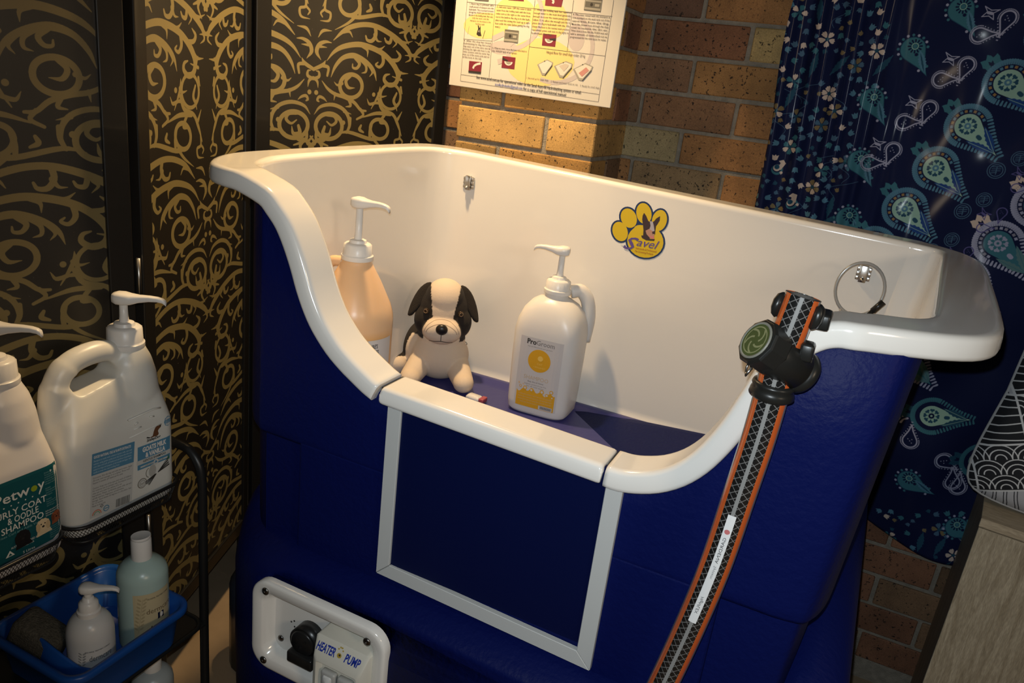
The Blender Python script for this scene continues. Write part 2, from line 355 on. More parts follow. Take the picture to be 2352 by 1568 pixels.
# ------------------------------------------------------------------ three-leaf folding screen with damask print
STROKES = json.loads('[[[529,704,7],[774,922,38],[1011,1058,47],[1381,1159,48],[1768,1164,49],[2211,1045,54],[2569,884,56],[2812,731,51],[2948,615,36],[3261,581,5]],[[2532,905,35],[2743,891,25],[2958,953,5]],[[2852,683,36],[2930,509,26],[2770,415,5]],[[1736,1160,44],[1766,967,42],[1663,820,39],[1517,816,29],[1462,907,19]],[[1734,964,39],[1826,838,22],[1959,829,5]],[[2280,1028,40],[2227,846,37],[2109,845,27],[2052,921,17]],[[2356,936,35],[2433,844,23],[2323,730,5]],[[774,910,28],[972,946,24],[1072,833,7]],[[358,223,5],[557,446,33],[823,594,48],[1254,689,53],[1642,657,54],[1980,568,55],[2227,441,56],[2450,256,62],[2555,57,57],[2484,-132,52],[2279,-187,47],[2116,-83,41],[2141,35,31],[2274,80,13]],[[1192,658,29],[1329,746,5]],[[1809,625,35],[1940,652,25],[2067,740,5]],[[2467,257,41],[2636,142,29],[2885,145,5]],[[1383,666,39],[1533,584,29],[1544,429,5]],[[2015,546,43],[2048,347,40],[1939,223,30],[1819,270,23],[1881,331,13]],[[2297,422,36],[2503,442,38],[2581,552,36],[2449,667,10]],[[495,-138,5],[604,114,34],[807,327,43],[1082,415,53],[1338,379,49],[1605,255,45],[1782,95,35],[1864,-115,5]],[[1179,376,39],[1314,253,37],[1242,135,30],[1124,137,22],[1109,221,12]],[[1339,354,37],[1510,221,32],[1520,77,25],[1393,31,5]],[[1571,277,35],[1723,89,25],[1642,-31,5]],[[245,-243,7],[418,-412,29],[637,-520,35],[920,-576,38],[1213,-684,36],[1419,-852,31],[1585,-869,21]],[[1418,-839,31],[1509,-976,29],[1319,-1084,23]],[[636,-507,30],[607,-665,5]],[[1050,-630,33],[1106,-766,28],[964,-800,8]],[[824,-259,34],[687,-306,22],[592,-240,5]],[[1079,-65,22],[935,-188,37],[1016,-339,32],[1207,-335,5]],[[1993,-247,5],[1973,-430,34],[1748,-808,8]],[[1955,-418,31],[2063,-489,23],[2222,-460,5]],[[1855,-659,31],[1689,-694,26],[1604,-570,5]],[[0,0,33],[244,117,36],[328,227,5]],[[245,105,33],[410,72,31],[389,-110,24]],[[8,-213,29],[153,-154,31],[148,-47,21],[74,-29,7]],[[8,-190,29],[113,-265,26],[140,-403,5]],[[101,721,5],[225,879,30],[468,904,5]],[[195,227,5],[71,396,40],[137,566,40],[309,644,28],[472,639,7]],[[168,523,28],[344,523,5]],[[177,-721,15],[131,-687,24],[187,-611,29],[308,-640,24],[402,-713,5]],[[56,-1027,5],[227,-841,29],[557,-773,37],[873,-855,38],[1058,-1050,36],[1086,-1357,5]],[[923,-916,30],[1140,-969,5]],[[417,-1029,25],[633,-1044,33],[701,-1167,33],[566,-1262,25],[424,-1179,13]],[[368,-1307,30],[330,-1472,43],[500,-1492,36],[548,-1326,8]],[[144,-1366,32],[138,-1592,35],[264,-1690,33],[482,-1761,15]],[[267,1550,20],[262,1344,25],[411,1284,25],[375,1118,23],[143,1088,5]],[[261,1355,23],[150,1260,20],[197,1175,11]],[[1150,1325,33],[915,1129,26],[561,943,5]],[[904,1316,33],[1245,1302,38],[1910,1451,34],[2283,1390,5]],[[1205,1687,33],[1248,1504,38],[1245,1314,33]],[[1540,1629,24],[1579,1527,36],[1456,1462,19]],[[1884,1786,33],[1899,1595,36],[1978,1435,24]],[[1430,-276,42],[1423,-348,42],[1393,-418,42],[1343,-479,42],[1276,-528,42],[1196,-561,42],[1110,-576,42],[1023,-572,42],[942,-550,42],[871,-511,42],[816,-458,42],[780,-394,42],[765,-325,42],[773,-254,42],[801,-187,42],[850,-127,42],[915,-78,42],[992,-45,42],[1077,-28,42],[1163,-30,42],[1245,-51,42],[1318,-89,42],[1375,-141,42],[1413,-205,42],[1430,-276,42]],[[880,-1275,43],[871,-1355,43],[835,-1431,43],[776,-1496,43],[697,-1548,43],[605,-1581,43],[505,-1594,43],[405,-1587,43],[311,-1559,43],[230,-1513,43],[168,-1453,43],[127,-1381,43],[112,-1305,43],[121,-1227,43],[155,-1154,43],[212,-1089,43],[288,-1038,43],[378,-1004,43],[476,-989,43],[576,-994,43],[670,-1020,43],[753,-1064,43],[819,-1124,43],[862,-1196,43],[880,-1275,43]],[[1242,1598,39],[1236,1533,39],[1210,1470,39],[1167,1412,39],[1109,1365,39],[1040,1331,39],[965,1312,39],[890,1311,39],[819,1326,39],[758,1356,39],[710,1400,39],[679,1455,39],[666,1516,39],[672,1579,39],[697,1641,39],[739,1698,39],[796,1744,39],[863,1779,39],[936,1798,39],[1011,1801,39],[1082,1788,39],[1145,1758,39],[1194,1715,39],[1227,1660,39],[1242,1598,39]],[[1806,-454,44]],[[94,-520,46]],[[2084,1674,46]],[[334,3035,11],[457,2795,34],[670,2665,35]],[[331,2829,30],[629,2894,8]],[[328,2641,30],[267,2489,11]],[[453,2490,23],[536,2298,35],[448,2182,31],[364,2260,15]],[[466,2201,27],[404,2047,8]],[[1026,2295,36],[888,2057,40],[532,1946,35],[356,1717,35],[198,1410,8]],[[234,2032,8],[358,1834,35]],[[980,2215,36],[1305,2191,8]],[[-38,-1804,40],[170,-1635,40],[351,-1635,31],[444,-1568,13]],[[214,-1646,35],[303,-1802,31],[163,-1990,9]],[[-33,-1542,17],[105,-1708,31],[-37,-1760,26]],[[619,1944,36],[1071,1952,37],[1499,1837,13]],[[797,1939,36],[932,1734,32],[706,1702,12]],[[980,2394,31],[968,2312,31],[933,2236,31],[879,2170,31],[807,2121,31],[725,2091,31],[638,2082,31],[553,2094,31],[474,2126,31],[407,2177,31],[356,2241,31],[325,2315,31],[316,2395,31],[328,2473,31],[361,2547,31],[413,2610,31],[480,2660,31],[559,2692,31],[645,2703,31],[730,2694,31],[811,2665,31],[881,2616,31],[935,2552,31],[969,2476,31],[980,2394,31]]]')
TW, TH = 0.60, 0.572
ras = Raster(1100, 1049, 0, TW, 0, TH, 1, 0.0, wrap=True)
for st in STROKES:
    P = [(a * 1e-4, b * 1e-4, max(c * 1.2, 5) * 1e-4) for a, b, c in st]
    if len(P) > 2: P = [(p[0], p[1], max(p[2], 2e-4)) for p in crom(P, 5)]
    for cx, cz in ((0, 0), (0.30, 0.286)):
        for sg in (1, -1):
            Q = [(cx + sg * p[0], cz + p[1], p[2]) for p in P]
            if len(Q) == 1: ras.dot(*Q[0], 1.0)
            else: ras.stroke(Q, 1.0)
damask = ras.image('damask_mask', False)
def damask_mat():
    m = bpy.data.materials.new('damask_print'); m.use_nodes = True; nt = m.node_tree; b = nt.nodes['Principled BSDF']; L = nt.links.new
    im = nt.nodes.new('ShaderNodeTexImage'); im.image = damask; im.extension = 'REPEAT'
    uv = nt.nodes.new('ShaderNodeUVMap'); L(uv.outputs[0], im.inputs[0])
    tc = nt.nodes.new('ShaderNodeTexCoord')
    n = nt.nodes.new('ShaderNodeTexNoise'); n.inputs['Scale'].default_value = 260; n.inputs['Detail'].default_value = 2; L(tc.outputs['Object'], n.inputs['Vector'])
    r = nt.nodes.new('ShaderNodeValToRGB'); r.color_ramp.elements[0].position = .74; r.color_ramp.elements[1].position = .80
    r.color_ramp.elements[0].color = (0, 0, 0, 1); r.color_ramp.elements[1].color = (.12, .10, .08, 1); L(n.outputs['Fac'], r.inputs[0])
    mx = nt.nodes.new('ShaderNodeMix'); mx.data_type = 'RGBA'; L(im.outputs['Color'], mx.inputs[0])
    mx.inputs[6].default_value = (0.010, 0.009, 0.0075, 1); mx.inputs[7].default_value = (0.205, 0.160, 0.062, 1)
    ad = nt.nodes.new('ShaderNodeMix'); ad.data_type = 'RGBA'; ad.blend_type = 'ADD'; ad.inputs[0].default_value = 1; L(mx.outputs[2], ad.inputs[6]); L(r.outputs[0], ad.inputs[7])
    L(ad.outputs[2], b.inputs['Base Color']); b.inputs['Roughness'].default_value = 0.38; b.inputs['Specular IOR Level'].default_value = 1.0
    return m
DAMASK = damask_mat(); BLACKWOOD = mat('black_lacquer', (0.012, 0.011, 0.010), 0.38, bump=0.08, bscale=40, coat=0.15)
screen = thing('folding_screen', (-1.31, 1.365, FLOOR), 'tall black folding screen printed with gold damask scrolls', 'screen')
def leaf(P, az, s0, s1, c0, c1, sax, zax, ztop=0.47, zbot=-1.19):
    d = Vector((math.sin(math.radians(az)), math.cos(math.radians(az)), 0)); n = Vector((d.y, -d.x, 0)); P = Vector((P[0], P[1], 0))
    W = lambda s_, t, z: tuple(P + d * s_ + n * t + Vector((0, 0, z)))
    def slab(a, b, z0, z1, t0, t1):
        m = MB(); vs = [W(s_, t, z) for z in (z0, z1) for s_, t in ((a, t0), (b, t0), (b, t1), (a, t1))]
        m.add(vs, [[3, 2, 1, 0], [4, 5, 6, 7], [0, 1, 5, 4], [1, 2, 6, 5], [2, 3, 7, 6], [3, 0, 4, 7]], 0, None, False); return m
    pn = obj('screen_panel', slab(c0 - .004, c1 + .004, zbot, ztop - .03, -.003, .003), DAMASK, screen)
    uvl = pn.data.uv_layers.new(name='UVMap')
    for lp in pn.data.loops:
        co = pn.data.vertices[lp.vertex_index].co; w = Vector(co) + Vector(ORG[screen.name])
        uvl.data[lp.index].uv = (((w - P).dot(d) - sax) / TW, (w.z - zax) / TH)
    for a, b in ((s0, c0), (c1, s1)): bevel(obj('stile', slab(a, b, FLOOR, ztop, -.010, .010), BLACKWOOD, pn), .0025)
    for z0, z1 in ((zbot - .035, zbot), (ztop - .035, ztop - .001)): bevel(obj('rail', slab(c0, c1, z0, z1, -.009, .009), BLACKWOOD, pn), .0025)
    return pn
leaf((-1.16, 0.93), 17, -0.58, 0.008, -0.538, -0.034, 0.015, -0.048)
leaf((-1.31, 1.365), -19.5, -0.432, 0.022, -0.396, -0.0035, -0.173, -0.333)
leaf((-1.31, 1.365), 17, 0.026, 0.605, 0.064, 0.568, 0.179, -0.0325)
for z in (-0.42, -0.95, 0.2):
    mb = MB(); mb.tube([(-1.153, 0.948, z - .04), (-1.153, 0.948, z + .04)], .004, 8)
    obj('hinge', mb, mat('hinge_steel', (0.45, 0.44, 0.42), 0.35, 1.0), screen)

# ------------------------------------------------------------------ dog bath
WHITE = mat('white_gelcoat', (0.80, 0.77, 0.72), 0.16, coat=0.5)
BLUE = mat('blue_polyethylene', (0.0020, 0.0056, 0.066), 0.50, bump=0.32, bscale=110, spec=0.13)
BLUEDOOR = mat('blue_door_sheet', (0.0014, 0.0046, 0.040), 0.42, bump=0.05, bscale=200, spec=0.2)
BLUEFLOOR = mat('blue_floor_board', (0.045, 0.045, 0.19), 0.30, bump=0.12, bscale=70)
STRIP = mat('grey_strip', (0.50, 0.51, 0.50), 0.45)
RUBBER = mat('black_rubber', (0.015, 0.015, 0.015), 0.6)
CHROME = mat('stainless', (0.50, 0.48, 0.45), 0.30, 1.0)
bath = thing('dog_bath', (-0.40, 1.28, FLOOR), 'blue and white raised dog wash tub with a removable front door', 'bath')
zr = lambda x: -0.1725 - 0.031 * (x + 0.99)
rightS = [(-.224, -.459), (-.208, -.459), (-.19, -.4555), (-.165, -.446), (-.142, -.430), (-.123, -.408), (-.107, -.380), (-.094, -.350), (-.083, -.318), (-.072, -.286), (-.058, -.256), (-.040, -.231), (-.020, -.2145), (.0, -.2065), (.02, -.2045)]
leftS = [(-.85, -.178), (-.80, -.193), (-.777, -.211), (-.757, -.232), (-.740, -.260), (-.725, -.292), (-.712, -.325), (-.698, -.353), (-.683, -.375), (-.66, -.399), (-.637, -.416), (-.615, -.429), (-.597, -.439), (-.583, -.445)]
FX = lambda x: max(-.86, min(.018, x))
ST = []   # station: outer x,y,z | inner x,y | floor x,y | body x,y
for x, z in rightS: ST.append((x, .878, z, x, .945, FX(x), .957, min(x, .07), .893))
for ox, oy, ix, iy, fx, fy, bx, by in (
    (.04, .886, .036, .957, .020, .964, .05, .896), (.08, .907, .066, .976, .028, .985, .072, .902), (.12, .934, .085, .998, .034, 1.003, .086, .922), (.155, .972, .098, 1.03, .041, 1.037, .098, .97),
    (.175, 1.03, .103, 1.075, .048, 1.08, .1065, 1.05), (.186, 1.15, .109, 1.15, .056, 1.15, .117, 1.15), (.20, 1.40, .126, 1.40, .076, 1.40, .1425, 1.40), (.205, 1.55, .139, 1.58, .090, 1.56, .156, 1.55),
    (.198, 1.625, .140, 1.632, .085, 1.610, .157, 1.635), (.17, 1.68, .125, 1.653, .070, 1.628, .140, 1.675), (.12, 1.712, .09, 1.657, .04, 1.632, .10, 1.69), (.06, 1.722, .05, 1.657, .02, 1.632, .05, 1.695),
    (-.30, 1.725, -.30, 1.655, -.30, 1.632, -.30, 1.695), (-.80, 1.725, -.78, 1.652, -.76, 1.630, -.78, 1.695), (-.93, 1.717, -.885, 1.642, -.865, 1.622, -.90, 1.688), (-.985, 1.69, -.94, 1.615, -.918, 1.592, -.955, 1.655),
    (-1.01, 1.64, -.956, 1.56, -.938, 1.54, -.972, 1.60), (-1.013, 1.55, -.960, 1.48, -.943, 1.46, -.977, 1.52), (-1.012, 1.40, -.956, 1.36, -.939, 1.34, -.975, 1.38), (-1.007, 1.20, -.944, 1.18, -.930, 1.17, -.966, 1.19),
    (-.998, 1.06, -.932, 1.065, -.918, 1.07, -.946, 1.09), (-.985, .99, -.918, 1.018, -.905, 1.025, -.922, 1.010), (-.955, .93, -.898, .978, -.885, .986, -.890, .955), (-.92, .893, -.878, .954, -.868, .964, -.850, .914), (-.885, .880, -.862, .9455, -.852, .957, -.822, .896)):
    ST.append((ox, oy, zr(ox), ix, iy, fx, fy, bx, by))
for x, z in leftS: ST.append((x, .878, z, x, .945, FX(x), .957, max(x, -.815) if x < -.8 else x, .893))
ST = crom(ST, 3)
ZF = -0.716
def rim_section(ox, oy, oz, ix, iy, n, o, ring):
    """points across the rim from inner fillet to the returned lip; n = downwards across the lip, o = outwards"""
    I = Vector((ix, iy, oz + (zr(ix) - zr(ox)) * 0)); O = Vector((ox, oy, oz)); N = Vector(n); U = Vector(o)
    return [tuple(I + N * .024 - U * .0004), tuple(I + N * .0105), tuple(I + N * .0070), tuple(I + U * .0022 + N * .0022), tuple(I + U * .0070), tuple(I + U * .0105), tuple(O - U * .0115), tuple(O - U * .0080), tuple(O - U * .0035 + N * .0012), tuple(O - U * .0008 + N * .0042), tuple(O + N * .0085), tuple(O + U * .0004 + N * .012),
            tuple(O + U * .001 + N * .021), tuple(O + N * .0245), tuple(O - U * .002 + N * .0265), tuple(O - U * .005 + N * .0275), tuple(O - U * .016 + N * .0275), tuple(O - U * .017 + N * .014)]
def frames(S):
    out = []
    for i, s_ in enumerate(S):
        a, b = S[max(i - 1, 0)], S[min(i + 1, len(S) - 1)]
        t = Vector((b[0] - a[0], b[1] - a[1], b[2] - a[2])).normalized()
        u = Vector((s_[0] - s_[3], s_[1] - s_[4], 0)).normalized()
        n = t.cross(u).normalized()
        if n.z > 0: n = -n
        out.append((n, u))
    return out
FR = frames(ST)
mb = MB(); rings = []
for s_, (n, u) in zip(ST, FR):
    ox, oy, oz, ix, iy, fx, fy, bx, by = s_
    sec = rim_section(ox, oy, oz, ix, iy, n, u, None)
    top = Vector(sec[0]); flo = Vector((fx, fy, ZF)); wall_pts = []
    for t, dz in ((0, -.004), (.0, .010), (.02, .028), (.25, None), (.5, None), (.75, None)):
        p = flo.lerp(top, t)
        if dz is not None: p.z = ZF + dz
        if dz == -.004: p = p + (Vector((-.4, 1.26, p.z)) - p).normalized() * .02
        wall_pts.append(tuple(p))
    rings.append(wall_pts + sec)
mb.loft(rings, 0, closed=False)
ns = len(sec); nr = len(rings[0])
for base_i in (0, (len(rings) - 1) * nr): mb.f.append([base_i + nr - ns + k for k in range(ns)]); mb.m.append(0); mb.sm.append(False)
liner = obj('basin_liner', mb, WHITE, bath)
sol = liner.modifiers.new('solid', 'SOLIDIFY'); sol.thickness = 0.0025; sol.offset = 0
# end faces of the two rim ends are closed by the solid shell; removable door with its white cap
g0, g1 = (-.577, -.4455), (-.2295, -.4580)
def zg(x): return g0[1] + (g1[1] - g0[1]) * (x - g0[0]) / (g1[0] - g0[0])
mb = MB(); rings = []
tt = Vector((g1[0] - g0[0], 0, g1[1] - g0[1])).normalized(); nn = Vector((tt.z, 0, -tt.x))
for x, e in ((g0[0], .004), (g0[0] + .0015, .0012), (g0[0] + .005, 0), (-.46, 0), (-.35, 0), (g1[0] - .005, 0), (g1[0] - .0015, .0012), (g1[0], .004)):
    r_ = rim_section(x, .878, zg(x), x, .945, nn, Vector((0, -1, 0)), None)
    r_ = [(p[0], p[1], p[2] - (e if k < 11 else -e * .5)) for k, p in enumerate(r_)]
    rings.append(r_ + [(x, .935, zg(x) - .02)])
mb.loft(rings, 0, True, True, True)
cap = obj('door_cap', mb, WHITE, bath, label='white moulded cap rail along the top of the removable door')
mb = MB(); mb.box((-.573, .931, ZF), (-.233, .945, -.470)); obj('door_lining', mb, WHITE, bath)
for gx in (-.580, -.2265):
    mb = MB(); z = zg(gx)
    mb.box((gx - .0018, .889, z - .028), (gx + .0018, .944, z - .004)); obj('door_gasket', mb, RUBBER, bath, label='black rubber seal beside the door')
# outer shell
def shell_loop():
    pts = []
    for s_, (n, u) in zip(ST, FR):
        p = Vector((s_[0], s_[1], s_[2])) + n * .020
        pts.append((s_[7], s_[8], min(p.z, s_[2] - .012)))
    for k in range(1, 12):
        x = -.583 + (.359) * k / 12; pts.append((x, .893, zg(x) - .022))
    return pts
SL = shell_loop()
cxy = Vector((-.40, 1.28, 0))
def inset(pts, d, z):
    n = len(pts); out = []
    for i, p in enumerate(pts):
        a, b = pts[i - 1], pts[(i + 1) % n]; t = Vector((b[0] - a[0], b[1] - a[1], 0))
        if t.length < 1e-6: t = Vector((1, 0, 0))
        t.normalize(); nv = Vector((-t.y, t.x, 0))
        if nv.dot(cxy - Vector((p[0], p[1], 0))) < 0: nv = -nv
        zz = z(p) if callable(z) else z
        out.append((p[0] + nv.x * d, p[1] + nv.y * d, zz))
    return out
mb = MB()
def tap(r):      # the right end leans in towards the foot
    return [(p[0] + (.062 * (p[2] + .22) * min(1, (p[0] - .0) / .08) if p[0] > 0 and p[2] < -.22 else 0), p[1], p[2]) for p in r]
mb.loft([tap(r) for r in [inset(SL, .004, lambda p: p[2] + .002), inset(SL, .001, lambda p: p[2] + .001), SL] + [inset(SL, 0, lambda p, f=f: p[2] + (-.59 - p[2]) * f) for f in (.35, .7, .97)] + [inset(SL, 0, -.590), inset(SL, .003, -.596), inset(SL, .013, -.600)]], 0, True, False, False)
mb.loft([tap(r) for r in [inset(SL, .013, -.596), inset(SL, .014, -.70), inset(SL, .016, -.83)]], 0, True)
shell = obj('outer_shell', mb, BLUE, bath, label='blue textured plastic outer shell')
mb = MB(); mb.box((-.735, .8932, -.84), (-.052, .96, -.588)); bevel(obj('front_boss', mb, BLUE, bath), .006, 3)
# tank base with a soft shoulder
def corner_loop(x0, x1, y0, y1, rl, rr):
    out = []
    for cx, cy, r, a0 in ((x1 - rr, y1 - rr, rr, 0), (x0 + rl, y1 - rl, rl, pi / 2), (x0 + rl, y0 + rl, rl, pi), (x1 - rr, y0 + rr, rr, 1.5 * pi)):
        out += [(cx + r * math.cos(a0 + pi / 2 * k / 10), cy + r * math.sin(a0 + pi / 2 * k / 10)) for k in range(11)]
    return out
base_pts = corner_loop(-.93, .142, .825, 1.70, .22, .15)
zt = lambda x, y: -.742 + max(0, x + .35) * .17 * max(0, min(1, (y - .93) / .12)) - .046 * max(0, min(1, (.99 - y) / .07))
mb = MB(); LP = [(x, y, 0) for x, y in base_pts]
prof = [(.075, .006), (.055, .0), (.034, -.010), (.017, -.024), (.006, -.044), (0, -.072)]
mb.loft([inset(LP, d, lambda p, dz=dz: zt(p[0], p[1]) + dz) for d, dz in prof] + [inset(LP, 0, -1.02), inset(LP, .004, -1.28), inset(LP, .02, FLOOR)], 0, True, True, True)
base_o = obj('tank_base', mb, BLUE, bath, label='blue water tank base with rounded shoulders')
cm = MB(); cm.loft([[(-.625 + p[0], y, -.892 + p[1]) for p in rrect(.250, .160, .03, 8)] for y in (.70, .846)], 0, True, True, True)
def cut_hole(o, cm_):
    c = obj('cutter', cm_, [], bath); b_ = o.modifiers.new('b', 'BOOLEAN'); b_.object = c; b_.solver = 'EXACT'
    new = bpy.data.meshes.new_from_object(o.evaluated_get(bpy.context.evaluated_depsgraph_get())); o.modifiers.clear(); old = o.data; o.data = new; new.name = 'tank_base'
    bpy.data.meshes.remove(old); bpy.data.objects.remove(c)
cut_hole(base_o, cm)
# door sheet and its grey U-shaped trim
mb = MB(); mb.box((-.545, .888, -.742), (-.216, .895, -.462)); obj('door_panel', mb, BLUEDOOR, bath, label='flat blue sheet door below the white cap')
def strip(poly):
    m = MB(); m.prism(poly, lambda p: (p[0], .8835, p[1]), lambda p: (p[0], .893, p[1])); return bevel(obj('trim_strip', m, STRIP, bath), .0008, 1)
strip([(-.566, -.470), (-.5425, -.470), (-.5425, -.741), (-.566, -.764)])
strip([(-.2225, -.483), (-.199, -.483), (-.199, -.777), (-.2225, -.7525)])
strip([(-.5655, -.7645), (-.5422, -.7415), (-.2228, -.753), (-.1995, -.7775)])
# floor board
mb = MB(); FLP = [(s_[5], s_[6], 0) for s_ in ST]
mb.loft([inset(FLP, .002, -.725), inset(FLP, .001, -.707), inset(FLP, .006, -.704), inset(FLP, .020, -.705), inset(FLP, .030, -.7115), inset(FLP, .05, -.712)], 0, True, True, True)
obj('floor_board', mb, BLUEFLOOR, bath, label='dull blue floor board inside the tub')
# stainless hinge brackets inside
from mathutils.bvhtree import BVHTree
def bvh_of(o, org): return BVHTree.FromPolygons([v.co + Vector(org) for v in o.data.vertices], [list(p.vertices) for p in o.data.polygons])
LB = bvh_of(liner, ORG[bath.name])
def YW(z, x=-.43):
    h = LB.ray_cast(Vector((x, 1.35, z)), Vector((0, 1, 0))); return h[0].y - .0012
def bracket(x, z, flip):
    y = YW(z, x)
    m = MB(); m.box((x - .013, y - .003, z - .014), (x + .013, y + .0005, z + .014), 0, .0008)
    m.box((x - .007, y - .011, z - .017), (x + .007, y - .003, z + .017), 0, .0015)
    for sx in (-.0105, .0105):
        for k in (-.009, 0, .009): m.box((x + sx - .003, y - .0075, z + k - .0038), (x + sx + .003, y - .003, z + k + .0038), 0, .0008)
    b_ = obj('hinge_bracket', m, CHROME, bath, label='small stainless bracket on the white back wall')
    m = MB(); m.tube([(x, y - .016, z - .011), (x, y - .004, z - .011)], .0042, 12); m.tube([(x, y - .0175, z - .011), (x, y - .016, z - .011)], .0022, 10); obj('pin', m, CHROME, b_)
bracket(-.868, -.243, 1); bracket(.0205, -.279, 0)
mb = MB(); y = YW(-.63, -.83); mb.tube([(-.836, y - .016, -.630), (-.836, y, -.630)], .004, 10); mb.sphere((-.827, y - .017, -.631), (.013, .004, .006), 0, 14, 8)
obj('latch_knob', mb, CHROME, bath)
